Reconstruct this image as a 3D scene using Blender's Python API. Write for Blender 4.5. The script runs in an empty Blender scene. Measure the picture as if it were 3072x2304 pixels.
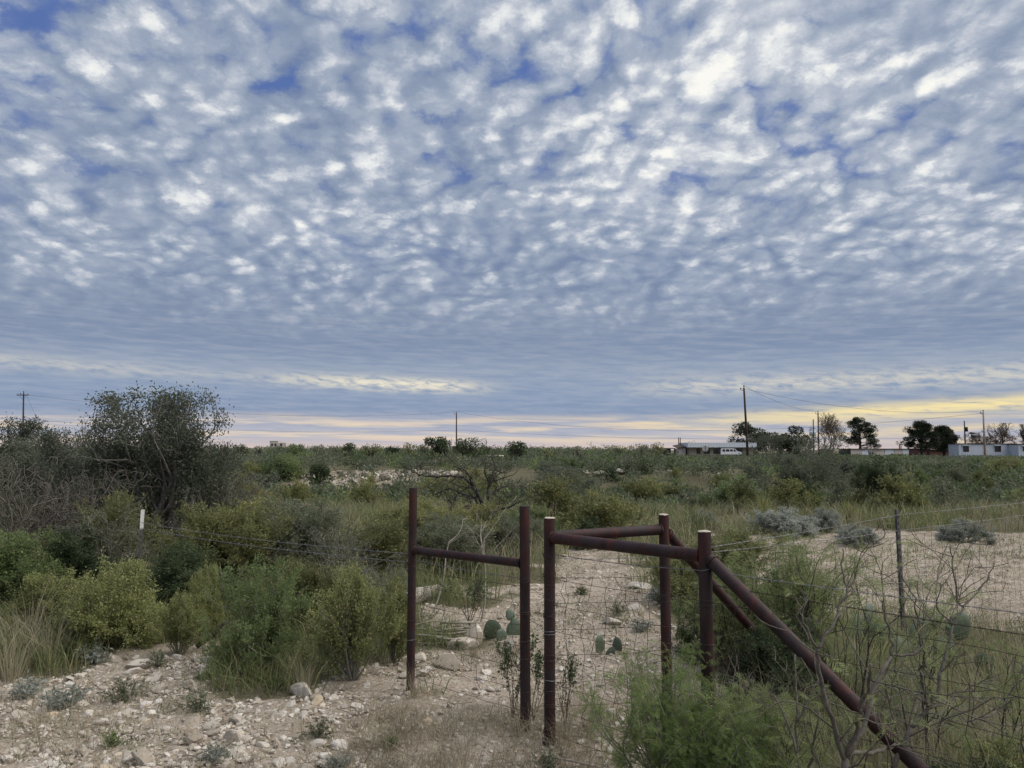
import bpy, math, random
import numpy as np
R = math.radians
sc = bpy.context.scene

# ------------------------------------------------------------------ camera
F_PX, W_PX, H_PX = 769.0, 1024, 768
PITCH = 4.9
EYE = 1.6
cam_d = bpy.data.cameras.new('camera')
cam_d.sensor_fit = 'HORIZONTAL'
cam_d.sensor_width = 36.0
cam_d.lens = 36.0 * F_PX / W_PX
cam_d.clip_start = 0.05
cam_d.clip_end = 6000
cam = bpy.data.objects.new('camera', cam_d)
sc.collection.objects.link(cam)
cam.location = (0, 0, EYE)
cam.rotation_euler = (R(90 + PITCH), 0, 0)
sc.camera = cam

# ------------------------------------------------------------------ exposure
sc.view_settings.view_transform = 'Standard'
sc.view_settings.look = 'None'
sc.view_settings.exposure = 1.28
sc.view_settings.gamma = 1.0
sc.view_settings.use_curve_mapping = False

# ------------------------------------------------------------------ sun behind the cloud sheet
SUN_AZ, SUN_EL = 96.0, 52.0            # degrees right of the view, above the horizon
sun_d = bpy.data.lights.new('sun', 'SUN')
sun_d.energy = 1.5
sun_d.angle = R(85)
sun_d.color = (1.0, 0.93, 0.82)
sun = bpy.data.objects.new('sun', sun_d)
sc.collection.objects.link(sun)
sun.rotation_euler = (R(90 - SUN_EL), 0, R(180 - SUN_AZ))

def lin(r, g, b):
    def f(c):
        c /= 255.0
        return c / 12.92 if c <= 0.04045 else ((c + 0.055) / 1.055) ** 2.4
    return (f(r), f(g), f(b), 1.0)

# ------------------------------------------------------------------ node helper
class NT:
    def __init__(self, tree):
        self.t = tree
        self.n = tree.nodes
        self.l = tree.links
    def new(self, kind, **kw):
        nd = self.n.new(kind)
        for k, v in kw.items():
            setattr(nd, k, v)
        return nd
    def put(self, sock, v):
        if v is None:
            return
        if hasattr(v, 'is_output'):
            self.l.new(v, sock)
        else:
            sock.default_value = v
    def m(self, op, a, b=None, c=None, clamp=False):
        nd = self.new('ShaderNodeMath', operation=op, use_clamp=clamp)
        for i, v in enumerate((a, b, c)):
            self.put(nd.inputs[i], v)
        return nd.outputs[0]
    def v(self, op, a, b=None, scale=None):
        nd = self.new('ShaderNodeVectorMath', operation=op)
        self.put(nd.inputs[0], a)
        if b is not None:
            self.put(nd.inputs[1], b)
        if scale is not None:
            self.put(nd.inputs['Scale'], scale)
        return nd.outputs['Value'] if op in ('DOT_PRODUCT', 'LENGTH') else nd.outputs[0]
    def xyz(self, x, y, z=0.0):
        nd = self.new('ShaderNodeCombineXYZ')
        for i, q in enumerate((x, y, z)):
            self.put(nd.inputs[i], q)
        return nd.outputs[0]
    def sep(self, vec):
        nd = self.new('ShaderNodeSeparateXYZ')
        self.put(nd.inputs[0], vec)
        return nd.outputs
    def noise(self, vec, scale, detail=4, rough=0.5, lac=2.0, dist=0.0, kind='FBM', color=False, dims='3D'):
        nd = self.new('ShaderNodeTexNoise', noise_dimensions=dims, noise_type=kind)
        if vec is not None:
            self.put(nd.inputs['Vector'], vec)
        nd.inputs['Scale'].default_value = scale
        nd.inputs['Detail'].default_value = detail
        nd.inputs['Roughness'].default_value = rough
        nd.inputs['Lacunarity'].default_value = lac
        nd.inputs['Distortion'].default_value = dist
        return nd.outputs['Color' if color else 'Fac']
    def voro(self, vec, scale, feature='SMOOTH_F1', smooth=0.5, detail=0, rough=0.5, out='Distance', dims='3D', rand=1.0):
        nd = self.new('ShaderNodeTexVoronoi', voronoi_dimensions=dims, feature=feature)
        if vec is not None:
            self.put(nd.inputs['Vector'], vec)
        nd.inputs['Scale'].default_value = scale
        nd.inputs['Randomness'].default_value = rand
        if 'Detail' in nd.inputs:
            nd.inputs['Detail'].default_value = detail
            nd.inputs['Roughness'].default_value = rough
        if feature == 'SMOOTH_F1':
            nd.inputs['Smoothness'].default_value = smooth
        return nd.outputs[out]
    def ramp(self, fac, stops, interp='LINEAR'):
        nd = self.new('ShaderNodeValToRGB')
        cr = nd.color_ramp
        cr.interpolation = interp
        while len(cr.elements) < len(stops):
            cr.elements.new(0.5)
        for e, (p, c) in zip(cr.elements, stops):
            e.position = p
            e.color = c
        self.put(nd.inputs[0], fac)
        return nd.outputs[0]
    def mix(self, fac, a, b, blend='MIX'):
        nd = self.new('ShaderNodeMix', data_type='RGBA', blend_type=blend)
        nd.clamp_factor = True
        self.put(nd.inputs[0], fac)
        self.put(nd.inputs[6], a)
        self.put(nd.inputs[7], b)
        return nd.outputs[2]
    def mixf(self, fac, a, b):
        nd = self.new('ShaderNodeMix', data_type='FLOAT')
        self.put(nd.inputs[0], fac)
        self.put(nd.inputs[2], a)
        self.put(nd.inputs[3], b)
        return nd.outputs[0]
    def step(self, x, a, b, smooth=True, lo=0.0, hi=1.0):
        nd = self.new('ShaderNodeMapRange', interpolation_type='SMOOTHSTEP' if smooth else 'LINEAR')
        self.put(nd.inputs[0], x)
        for i, q in enumerate((a, b, lo, hi)):
            self.put(nd.inputs[1 + i], q)
        return nd.outputs[0]
    def bell(self, x, mid, width):
        """exp(-((x-mid)/width)^2)"""
        d = self.m('DIVIDE', self.m('SUBTRACT', x, mid), width)
        return self.m('EXPONENT', self.m('MULTIPLY', self.m('MULTIPLY', d, d), -1.0))

# ------------------------------------------------------------------ sky: Nishita blue under a sheet of altocumulus
def cloud_group():
    g = bpy.data.node_groups.new('altocumulus', 'ShaderNodeTree')
    g.interface.new_socket('Vector', in_out='INPUT', socket_type='NodeSocketVector')
    g.interface.new_socket('Puff', in_out='OUTPUT', socket_type='NodeSocketFloat')
    k = NT(g)
    gi = k.new('NodeGroupInput')
    go = k.new('NodeGroupOutput')
    P = gi.outputs[0]
    w1 = k.v('SCALE', k.v('SUBTRACT', k.noise(P, 3.2, 3, 0.5, color=True), (0.5, 0.5, 0.5)), scale=0.16)
    w2 = k.v('SCALE', k.v('SUBTRACT', k.noise(P, 20.0, 7, 0.68, color=True), (0.5, 0.5, 0.5)), scale=0.060)
    Q = k.v('ADD', k.v('ADD', P, w1), w2)
    c1 = k.voro(Q, 10.5, smooth=0.35)
    c2 = k.voro(Q, 24.0, smooth=0.35)
    p1 = k.m('SUBTRACT', 1.0, k.m('MULTIPLY', k.m('MULTIPLY', c1, c1), 2.6))
    p2 = k.m('SUBTRACT', 1.0, k.m('MULTIPLY', k.m('MULTIPLY', c2, c2), 2.6))
    n = k.noise(Q, 11.0, 9, 0.60)
    puff = k.m('ADD', k.m('ADD', k.m('MULTIPLY', p1, 0.30), k.m('MULTIPLY', p2, 0.22)),
               k.m('MULTIPLY', k.m('SUBTRACT', n, 0.5), 1.0))
    k.l.new(puff, go.inputs[0])
    return g

def make_world():
    w = bpy.data.worlds.new('World')
    sc.world = w
    w.use_nodes = True
    k = NT(w.node_tree)
    k.n.clear()
    out = k.new('ShaderNodeOutputWorld')
    bg = k.new('ShaderNodeBackground')
    STR = 0.1
    bg.inputs['Strength'].default_value = STR
    k.l.new(bg.outputs[0], out.inputs[0])
    sky = k.new('ShaderNodeTexSky', sky_type='NISHITA')
    sky.sun_disc = False
    sky.sun_elevation = R(SUN_EL)
    sky.sun_rotation = R(SUN_AZ)
    sky.air_density = 1.0
    sky.dust_density = 1.0
    D = k.v('NORMALIZE', k.new('ShaderNodeTexCoord').outputs['Generated'])
    x, y, z = k.sep(D)
    el = k.m('MULTIPLY', k.m('ARCSINE', z), 57.2958)
    az = k.m('MULTIPLY', k.m('ARCTAN2', x, y), 57.2958)
    zc = k.m('ADD', k.m('MAXIMUM', z, 0.0), 0.27)
    px, py = k.m('DIVIDE', x, zc), k.m('DIVIDE', y, zc)
    # the rows of puffs run slightly across the view
    P = k.xyz(k.m('ADD', px, k.m('MULTIPLY', py, 0.10)), k.m('MULTIPLY', k.m('SUBTRACT', py, k.m('MULTIPLY', px, 0.06)), 0.92), 3.7)
    g = cloud_group()
    def puff(vec):
        nd = k.new('ShaderNodeGroup', node_tree=g)
        k.l.new(vec, nd.inputs[0])
        return nd.outputs[0]
    d0 = puff(P)
    d1 = puff(k.v('ADD', P, (0.03, 0.016, 0.0)))
    lit = k.m('MULTIPLY', k.m('SUBTRACT', d0, d1), 0.55)
    big = k.noise(k.v('ADD', P, (1.3, 4.1, 0.0)), 1.15, 3, 0.5)          # thick and thin stretches of the sheet
    big2 = k.noise(k.v('ADD', P, (7.3, 2.1, 0.0)), 2.6, 3, 0.55)
    # brightness index of the sheet
    fine = k.noise(k.v('ADD', P, (3.3, 1.1, 0.0)), 21.0, 6, 0.6)
    mid = k.noise(k.v('ADD', P, (5.3, 8.1, 0.0)), 6.0, 5, 0.55)
    glow = k.m('MULTIPLY', k.bell(az, 20.0, 26.0), k.bell(el, 26.0, 13.0))
    fine2 = k.noise(k.v('ADD', P, (6.3, 2.1, 0.0)), 34.0, 7, 0.66)
    e0 = k.step(k.m('ADD', d0, k.m('MULTIPLY', k.m('SUBTRACT', fine2, 0.5), 0.62)), 0.12, 0.64)
    b = k.m('ADD', k.m('ADD', k.m('MULTIPLY', d0, 0.36), k.m('MULTIPLY', e0, 0.37)), k.m('MULTIPLY', lit, 0.8))
    b = k.m('ADD', b, k.m('MULTIPLY', k.m('SUBTRACT', big, 0.5), 0.75))
    b = k.m('ADD', b, k.m('MULTIPLY', k.m('SUBTRACT', big2, 0.5), 0.65))
    b = k.m('ADD', b, k.m('MULTIPLY', k.m('SUBTRACT', fine, 0.5), 0.26))
    b = k.m('ADD', b, k.m('MULTIPLY', k.m('SUBTRACT', mid, 0.5), 0.55))
    # less contrast and darker lower down, where the sheet is seen edge on
    up = k.step(el, 4.0, 20.0)
    b = k.m('MULTIPLY', b, k.mixf(up, 0.60, 0.80))
    b = k.m('ADD', b, k.mixf(up, 0.15, 0.24))
    b = k.m('ADD', b, k.m('MULTIPLY', glow, 0.16))
    sheet = k.ramp(b, [(0.0, lin(124, 140, 168)), (0.22, lin(143, 157, 180)), (0.42, lin(164, 175, 193)),
                       (0.62, lin(195, 201, 212)), (0.82, lin(228, 231, 233)), (1.0, lin(250, 249, 243))])
    # blue gaps
    gapn = k.noise(k.v('ADD', P, (2.2, 9.4, 0.0)), 1.7, 4, 0.55)
    gap = k.m('ADD', k.m('MULTIPLY', k.m('SUBTRACT', 0.42, gapn), 1.6), k.m('MULTIPLY', d0, -1.25))
    gap = k.m('ADD', gap, k.m('MULTIPLY', k.bell(az, -8.0, 13.0), 0.12))
    gap = k.m('ADD', gap, k.m('MULTIPLY', k.m('SUBTRACT', fine, 0.5), 0.7))
    gap = k.m('MULTIPLY', k.step(gap, -0.14, 0.60, hi=0.72), k.step(el, 10.0, 24.0))
    blue = k.mix(1.0, sky.outputs[0], lin(150, 176, 224), 'MULTIPLY')
    blue = k.mix(0.85, k.v('SCALE', blue, scale=STR), lin(70, 104, 178))
    col = k.mix(gap, sheet, blue)
    # smooth banks of stratus near the horizon
    warp = k.noise(k.xyz(k.m('MULTIPLY', az, 0.05), k.m('MULTIPLY', el, 0.35), 1.0), 1.0, 3, 0.5)
    elw = k.m('ADD', el, k.m('MULTIPLY', k.m('SUBTRACT', warp, 0.5), 1.5))
    bank = k.ramp(k.m('DIVIDE', elw, 14.0), [
        (0.0, lin(200, 188, 192)), (0.05, lin(184, 186, 198)), (0.135, lin(172, 176, 192)), (0.20, lin(138, 155, 182)),
        (0.30, lin(142, 159, 185)), (0.42, lin(149, 163, 184)), (0.55, lin(127, 144, 171)), (0.70, lin(132, 147, 171)),
        (1.0, lin(146, 159, 181))])
    def streaks(sx, sy, off, slope=0.0, detail=5, rough=0.6):
        e2 = k.m('ADD', el, k.m('MULTIPLY', az, slope))
        return k.noise(k.xyz(k.m('MULTIPLY', az, sx), k.m('MULTIPLY', e2, sy), off), 1.0, detail, rough, dist=0.4)
    s1 = streaks(0.10, 1.9, 5.0, 0.012)
    s2 = streaks(0.33, 3.4, 9.0, 0.03)
    s3 = streaks(0.75, 3.2, 13.0, 0.10)
    bank = k.mix(k.m('MULTIPLY', k.step(s2, 0.35, 0.75), 0.35), bank, lin(176, 182, 196))
    bank = k.mix(k.m('MULTIPLY', k.step(s2, 0.60, 0.25), 0.35), bank, lin(122, 142, 175))
    # warm light under the far edge of the sheet
    right = k.step(az, -6.0, 30.0)
    low = k.m('MULTIPLY', k.step(el, 2.9, 1.9), k.step(el, -0.2, 0.4))
    bank = k.mix(k.m('MULTIPLY', k.m('MULTIPLY', k.step(s1, 0.42, 0.66), low), k.mixf(right, 0.85, 0.8)), bank, k.mix(right, lin(236, 216, 190), lin(236, 216, 176)))
    bank = k.mix(k.m('MULTIPLY', k.bell(el, 0.1, 0.7), 0.6), bank, lin(212, 194, 188))
    tilt = k.m('ADD', 1.55, k.m('MULTIPLY', az, 0.042))
    yel = k.m('MULTIPLY', k.bell(el, tilt, 0.5), k.step(az, 6.0, 27.0))
    yel = k.m('MULTIPLY', yel, k.step(s2, 0.25, 0.55))
    bank = k.mix(yel, bank, lin(247, 228, 172))
    # the bright torn streak on the left and the paler one on the right
    w3 = k.m('MULTIPLY', k.m('SUBTRACT', s3, 0.5), 2.4)
    cen = k.m('SUBTRACT', 4.65, k.m('MULTIPLY', az, 0.028))
    crm = k.bell(k.m('ADD', el, k.m('MULTIPLY', w3, 0.25)), cen, 0.48)
    azw = k.m('MAXIMUM', k.m('MULTIPLY', k.step(az, -24.0, -9.0), k.step(az, 0.5, -6.0)), k.m('MULTIPLY', k.step(az, -12.0, -30.0), 0.35))
    crm = k.m('MULTIPLY', k.m('MULTIPLY', crm, azw), k.step(s3, 0.28, 0.62))
    bank = k.mix(crm, bank, lin(238, 230, 208))
    crm2 = k.m('MULTIPLY', k.bell(el, k.m('ADD', 4.5, k.m('MULTIPLY', az, 0.008)), 0.75), k.step(az, 5.0, 15.0))
    crm2 = k.m('MULTIPLY', crm2, k.step(s3, 0.30, 0.62))
    bank = k.mix(k.m('MULTIPLY', crm2, 0.75), bank, lin(216, 212, 200))
    fade = k.step(el, 6.8, 13.0)
    col = k.mix(fade, bank, col)
    # below the horizon: the dim colour of the far ground
    col = k.mix(k.step(el, -0.3, -2.0), col, lin(96, 98, 92))
    k.l.new(k.v('SCALE', col, scale=2.0 ** -1.28 / STR), bg.inputs['Color'])
    w.cycles.sampling_method = 'MANUAL'
    w.cycles.sample_map_resolution = 512
make_world()

# ================================================================== helpers
COL = sc.collection
SEED = [11]
def rng_new():
    SEED[0] += 1
    return np.random.default_rng(SEED[0])

def tag(o, label=None, cat=None, group=None, kind=None):
    if label: o['label'] = label
    if cat: o['category'] = cat
    if group: o['group'] = group
    if kind: o['kind'] = kind
    return o

def empty(name, loc=(0, 0, 0), rz=0.0, scale=1.0):
    o = bpy.data.objects.new(name, None)
    COL.objects.link(o)
    o.empty_display_size = 0.1
    o.location = loc
    o.rotation_euler = (0, 0, rz)
    o.scale = (scale, scale, scale) if np.isscalar(scale) else scale
    return o

def put(name, me, parent=None, loc=None, rot=None, scale=None):
    o = bpy.data.objects.new(name, me)
    COL.objects.link(o)
    if parent is not None: o.parent = parent
    if loc is not None: o.location = loc
    if rot is not None: o.rotation_euler = rot
    if scale is not None: o.scale = scale
    return o

def kids(o):
    return [c for c in ALLKIDS.get(o.name, [])]

class MB:
    """collects quads and triangles, then makes ONE mesh"""
    def __init__(self):
        self.v, self.q, self.t, self.n = [], [], [], 0
        self.qm, self.tm = [], []
    def add(self, V, Q=None, T=None, m=0):
        V = np.asarray(V, np.float32).reshape(-1, 3)
        if Q is not None and len(Q):
            self.q.append(np.asarray(Q, np.int32).reshape(-1, 4) + self.n)
            self.qm.append(np.full(len(self.q[-1]), m, np.int32))
        if T is not None and len(T):
            self.t.append(np.asarray(T, np.int32).reshape(-1, 3) + self.n)
            self.tm.append(np.full(len(self.t[-1]), m, np.int32))
        self.v.append(V)
        self.n += len(V)
        return self
    def mesh(self, name, mats, smooth=False):
        V = np.concatenate(self.v) if self.v else np.zeros((0, 3), np.float32)
        Q = np.concatenate(self.q) if self.q else np.zeros((0, 4), np.int32)
        T = np.concatenate(self.t) if self.t else np.zeros((0, 3), np.int32)
        me = bpy.data.meshes.new(name)
        me.vertices.add(len(V))
        me.vertices.foreach_set('co', V.ravel())
        nl = Q.size + T.size
        me.loops.add(nl)
        me.loops.foreach_set('vertex_index', np.concatenate([Q.ravel(), T.ravel()]))
        me.polygons.add(len(Q) + len(T))
        starts = np.concatenate([np.arange(len(Q)) * 4, Q.size + np.arange(len(T)) * 3]).astype(np.int32)
        me.polygons.foreach_set('loop_start', starts)
        if not isinstance(mats, (list, tuple)): mats = [mats]
        for mt in mats: me.materials.append(mt)
        if len(mats) > 1:
            mi = np.concatenate(([*self.qm] if self.qm else []) + ([*self.tm] if self.tm else []))
            me.polygons.foreach_set('material_index', mi)
        me.polygons.foreach_set('use_smooth', np.full(len(Q) + len(T), smooth))
        me.update(calc_edges=True)
        return me
    def box(self, x0, x1, y0, y1, z0, z1, m=0):
        V = [(x0, y0, z0), (x1, y0, z0), (x1, y1, z0), (x0, y1, z0), (x0, y0, z1), (x1, y0, z1), (x1, y1, z1), (x0, y1, z1)]
        Q = [(0, 3, 2, 1), (4, 5, 6, 7), (0, 1, 5, 4), (1, 2, 6, 5), (2, 3, 7, 6), (3, 0, 4, 7)]
        return self.add(V, Q, m=m)
    def tube(self, P, R_, k=6, cap=True, m=0):
        P = np.asarray(P, float)
        n = len(P)
        R_ = np.broadcast_to(np.asarray(R_, float), (n,))
        d = np.gradient(P, axis=0)
        d /= np.linalg.norm(d, axis=1, keepdims=True) + 1e-9
        ref = np.array([0.0, 0, 1]) if abs(d[:, 2]).mean() < 0.8 else np.array([1.0, 0, 0])
        u = np.cross(d, ref); u /= np.linalg.norm(u, axis=1, keepdims=True) + 1e-9
        w = np.cross(d, u)
        a = np.arange(k) / k * 2 * math.pi
        V = P[:, None, :] + R_[:, None, None] * (np.cos(a)[None, :, None] * u[:, None, :] + np.sin(a)[None, :, None] * w[:, None, :])
        i = np.arange(n - 1)[:, None] * k
        j = np.arange(k)[None, :]
        j2 = (j + 1) % k
        Q = np.stack([i + j, i + j2, i + k + j2, i + k + j], -1).reshape(-1, 4)
        T = []
        Vv = V.reshape(-1, 3)
        if cap:
            Vv = np.concatenate([Vv, P[:1], P[-1:]])
            c0, c1 = n * k, n * k + 1
            for jj in range(k):
                T.append((c0, (jj + 1) % k, jj))
                T.append((c1, (n - 1) * k + jj, (n - 1) * k + (jj + 1) % k))
        return self.add(Vv, Q, T, m=m)
    def leaves(self, C, U, L, W, rng, m=0, bend=0.0):
        """rhombus leaves: base C, direction U, length L, width W"""
        n = len(C)
        if n == 0: return self
        U = U / (np.linalg.norm(U, axis=1, keepdims=True) + 1e-9)
        r = rng.normal(size=(n, 3))
        S = np.cross(U, r); S /= np.linalg.norm(S, axis=1, keepdims=True) + 1e-9
        N = np.cross(U, S)
        L = np.broadcast_to(L, (n,))[:, None]; W = np.broadcast_to(W, (n,))[:, None]
        mid = C + U * L * 0.5 + N * L * bend
        V = np.stack([C, mid + S * W * 0.5, C + U * L, mid - S * W * 0.5], 1).reshape(-1, 3)
        Q = np.arange(n * 4).reshape(-1, 4)
        return self.add(V, Q, m=m)
    def blades(self, C, H, W, lean, rng, m=0):
        """grass blades: base C, height H, width W, lean (horizontal reach) vectors; 2 quads each, tapering"""
        n = len(C)
        a = rng.uniform(0, 2 * math.pi, n)
        S = np.stack([np.cos(a), np.sin(a), np.zeros(n)], 1) * (W * 0.5)[:, None]
        up = np.stack([np.zeros(n), np.zeros(n), H], 1)
        m1 = C + up * 0.55 + lean * 0.3
        t = C + up * rng.uniform(0.75, 1.0, n)[:, None] + lean
        V = np.stack([C - S, C + S, m1 + S * 0.8, m1 - S * 0.8, t + S * 0.15, t - S * 0.15], 1).reshape(-1, 3)
        b = np.arange(n)[:, None] * 6
        Q = np.concatenate([b + np.array([[0, 1, 2, 3]]), b + np.array([[3, 2, 4, 5]])])
        return self.add(V, Q, m=m)

# ------------------------------------------------------------------ where a thing stands: picture column (of 2212) and distance along the view
CT, ST = math.cos(R(PITCH)), math.sin(R(PITCH))
F2 = F_PX * 2212 / 1024
def xat(col, y, z=0.0):
    return (col - 1106.0) / F2 * (y * CT + (z - EYE) * ST)
def yrow(row):
    """distance at which flat ground shows in a picture row"""
    t = (row - 829.5) / F2
    return EYE / math.tan(math.atan(t) - R(PITCH))
def zat(row, y):
    t = math.atan((829.5 - row) / F2) + R(PITCH)
    return EYE + y * math.tan(t)
def w3(col, row, y):
    z = zat(row, y)
    return np.array([xat(col, y, z), y, z])

# ------------------------------------------------------------------ terrain height
def sst(x, a, b):
    t = np.clip((x - a) / (b - a), 0, 1)
    return t * t * (3 - 2 * t)
def hgt(x, y):
    x = np.asarray(x, float); y = np.asarray(y, float)
    r = np.hypot(x, y)
    h = 0.018 * np.sin(1.7 * x + 0.6 * y + 1) * np.sin(1.3 * y - 0.5 * x) + 0.012 * np.sin(3.9 * x + 1.1) * np.sin(3.1 * y + 0.4)
    h = h + 0.16 * np.sin(0.21 * x + 0.5) * np.sin(0.17 * y + 1.2) * sst(r, 14, 40)
    dip = sst(y, 19, 27) * (1 - sst(y + 0.10 * x, 40, 47)) * sst(x, -30, -20) * (1 - sst(x, 13, 24))
    h = h - 0.95 * dip
    h = h + 0.25 * sst(y + 0.10 * x, 39, 47) * (1 - sst(y, 58, 90)) * sst(x, -30, -20) * (1 - sst(x, 13, 24))
    h = h + 0.18 * np.sin(0.031 * x + 2) * np.sin(0.027 * y) * sst(r, 90, 300)
    return h

# ------------------------------------------------------------------ bare, stony ground: 1 inside, 0 under grass and brush
def poly_dist(x, y, P):
    P = np.asarray(P, float)
    inside = np.zeros(x.shape, bool)
    dmin = np.full(x.shape, 1e9)
    n = len(P)
    for i in range(n):
        a, b = P[i], P[(i + 1) % n]
        e = b - a
        t = np.clip(((x - a[0]) * e[0] + (y - a[1]) * e[1]) / (e @ e + 1e-9), 0, 1)
        dmin = np.minimum(dmin, np.hypot(x - a[0] - t * e[0], y - a[1] - t * e[1]))
        c = ((a[1] > y) != (b[1] > y)) & (x < (b[0] - a[0]) * (y - a[1]) / (b[1] - a[1] + 1e-12) + a[0])
        inside ^= c
    return np.where(inside, dmin, -dmin)
BARE_POLYS = [
    [(-9, 0.5), (-9, 5.0), (-3.6, 5.6), (-2.7, 6.2), (-2.0, 5.9), (-1.5, 5.35), (-0.75, 5.3), (-0.62, 6.6), (-0.5, 8.4), (0.2, 9.6), (0.8, 12.3),
     (1.9, 12.3), (1.95, 10.0), (1.7, 8.0), (1.75, 6.3), (1.5, 5.2), (1.05, 4.6), (0.62, 4.0), (0.5, 3.0), (0.9, 0.5)],
    [(2.5, 8.6), (2.7, 11.0), (3.6, 14.2), (6.0, 15.6), (10.5, 15.0), (17, 14.0), (17, 6.2), (5.4, 6.2), (4.3, 6.9), (3.3, 7.7)],
    [(-14, 41.5), (-12.5, 48.0), (-5, 48.3), (-2.5, 46.0), (-3.5, 43.0), (-8, 41.5)],
]
def bare(x, y):
    d = np.full(np.shape(x), -1e9)
    for P in BARE_POLYS:
        d = np.maximum(d, poly_dist(np.asarray(x, float), np.asarray(y, float), P))
    wob = 0.55 * np.sin(2.3 * x + 1.7 * y) * np.sin(1.9 * y - 1.1 * x + 2) + 0.32 * np.sin(5.1 * x + 0.7) * np.sin(4.7 * y + 1.3)
    return sst(d + wob, -0.35, 0.35)

# ================================================================== materials
def material(name):
    m = bpy.data.materials.new(name)
    m.use_nodes = True
    k = NT(m.node_tree)
    bs = k.n['Principled BSDF']
    return m, k, bs

def simple(name, col, rough=0.7, metal=0.0, var=0.25, scale=8.0, bump=0.0, spec=0.3, obj_var=0.0):
    m, k, bs = material(name)
    co = k.new('ShaderNodeTexCoord').outputs['Object']
    n = k.noise(co, scale, 5, 0.6)
    c0 = tuple(c * (1 - var) for c in col[:3]) + (1,)
    c1 = tuple(min(1, c * (1 + var)) for c in col[:3]) + (1,)
    c = k.ramp(n, [(0.3, c0), (0.7, c1)])
    if obj_var:
        r = k.new('ShaderNodeObjectInfo').outputs['Random']
        c = k.mix(k.m('MULTIPLY', r, obj_var), c, tuple(q * 0.35 for q in col[:3]) + (1,))
    k.put(bs.inputs['Base Color'], c)
    bs.inputs['Roughness'].default_value = rough
    bs.inputs['Metallic'].default_value = metal
    bs.inputs['Specular IOR Level'].default_value = spec
    if bump:
        b = k.new('ShaderNodeBump')
        b.inputs['Strength'].default_value = bump
        b.inputs['Distance'].default_value = 0.02
        k.l.new(k.noise(co, scale * 3, 6, 0.65), b.inputs['Height'])
        k.l.new(b.outputs[0], bs.inputs['Normal'])
    return m

def leaf_mat(name, dark, light, dry=None, dry_amt=0.1, trans=0.42, rough=0.55):
    """leaf colours differ leaf by leaf, clump by clump and plant by plant"""
    m, k, bs = material(name)
    geo = k.new('ShaderNodeNewGeometry')
    isl = geo.outputs['Random Per Island']
    oi = k.new('ShaderNodeObjectInfo').outputs['Random']
    co = k.new('ShaderNodeTexCoord').outputs['Object']
    cl = k.noise(co, 5.0, 2, 0.5)
    f = k.m('ADD', k.m('MULTIPLY', isl, 0.55), k.m('MULTIPLY', k.m('SUBTRACT', cl, 0.5), 0.9))
    wide = k.noise(k.new('ShaderNodeNewGeometry').outputs['Position'], 0.55, 2, 0.5)
    f = k.m('ADD', f, k.m('MULTIPLY', k.m('SUBTRACT', wide, 0.5), 1.5))
    f = k.m('ADD', k.m('ADD', f, 0.05), k.m('MULTIPLY', oi, 0.45))
    f = k.m('MINIMUM', k.m('MAXIMUM', f, 0.0), 1.0)
    c = k.mix(f, dark, light)
    if dry:
        wn = k.new('ShaderNodeTexWhiteNoise', noise_dimensions='1D')
        k.l.new(k.m('MULTIPLY', isl, 917.3), wn.inputs['W'])
        c = k.mix(k.step(wn.outputs['Value'], 1 - dry_amt, 1 - dry_amt + 0.02), c, dry)
    k.put(bs.inputs['Base Color'], c)
    bs.inputs['Roughness'].default_value = rough
    bs.inputs['Specular IOR Level'].default_value = 0.25
    tr = k.new('ShaderNodeBsdfTranslucent')
    k.put(tr.inputs['Color'], c)
    mx = k.new('ShaderNodeMixShader')
    mx.inputs[0].default_value = trans
    k.l.new(bs.outputs[0], mx.inputs[1]); k.l.new(tr.outputs[0], mx.inputs[2])
    k.l.new(mx.outputs[0], k.n['Material Output'].inputs['Surface'])
    return m
def rgb(r, g, b): return (r, g, b, 1.0)

M = {}
M['bark'] = simple('grey_bark', rgb(.20, .185, .17), .9, var=.45, scale=14, bump=.6)
M['mesquite_bark'] = simple('mesquite_bark', rgb(.13, .115, .098), .9, var=.45, scale=18, bump=.6)
M['bark_dark'] = simple('dark_bark', rgb(.055, .048, .043), .9, var=.5, scale=16, bump=.6)
M['twig'] = simple('grey_twig', rgb(.20, .185, .165), .9, var=.4, scale=20)
M['twig_brown'] = simple('brown_twig', rgb(.10, .075, .055), .9, var=.4, scale=20)
M['twig_red'] = simple('red_brown_twig', rgb(.10, .030, .028), .9, var=.4, scale=12)
M['deadwood'] = simple('weathered_wood', rgb(.30, .27, .235), .9, var=.35, scale=10, bump=.5)
M['oak'] = leaf_mat('oak_leaf', rgb(.052, .066, .044), rgb(.175, .200, .138), rgb(.2, .19, .14), .05)
M['creosote'] = leaf_mat('yellow_green_leaf', rgb(.085, .110, .030), rgb(.325, .355, .145), rgb(.48, .43, .22), .12)
M['green'] = leaf_mat('green_leaf', rgb(.060, .095, .036), rgb(.205, .265, .110), rgb(.33, .3, .14), .05)
M['dusk'] = leaf_mat('grey_green_leaf', rgb(.075, .092, .055), rgb(.235, .260, .170), rgb(.32, .27, .19), .10)
M['olive'] = leaf_mat('olive_leaf', rgb(.085, .100, .038), rgb(.275, .285, .120), rgb(.40, .34, .16), .10)
M['silver'] = leaf_mat('silver_leaf', rgb(0.184, 0.207, 0.172), rgb(0.414, 0.437, 0.391), None)
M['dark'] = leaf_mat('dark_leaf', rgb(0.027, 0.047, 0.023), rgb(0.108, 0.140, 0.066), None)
M['mesquite'] = leaf_mat('mesquite_leaf', rgb(.095, .135, .050), rgb(.300, .350, .150), rgb(.40, .34, .16), .08, trans=.45)
M['fern'] = leaf_mat('feathery_leaf', rgb(.080, .125, .036), rgb(.265, .345, .115), None)
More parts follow.
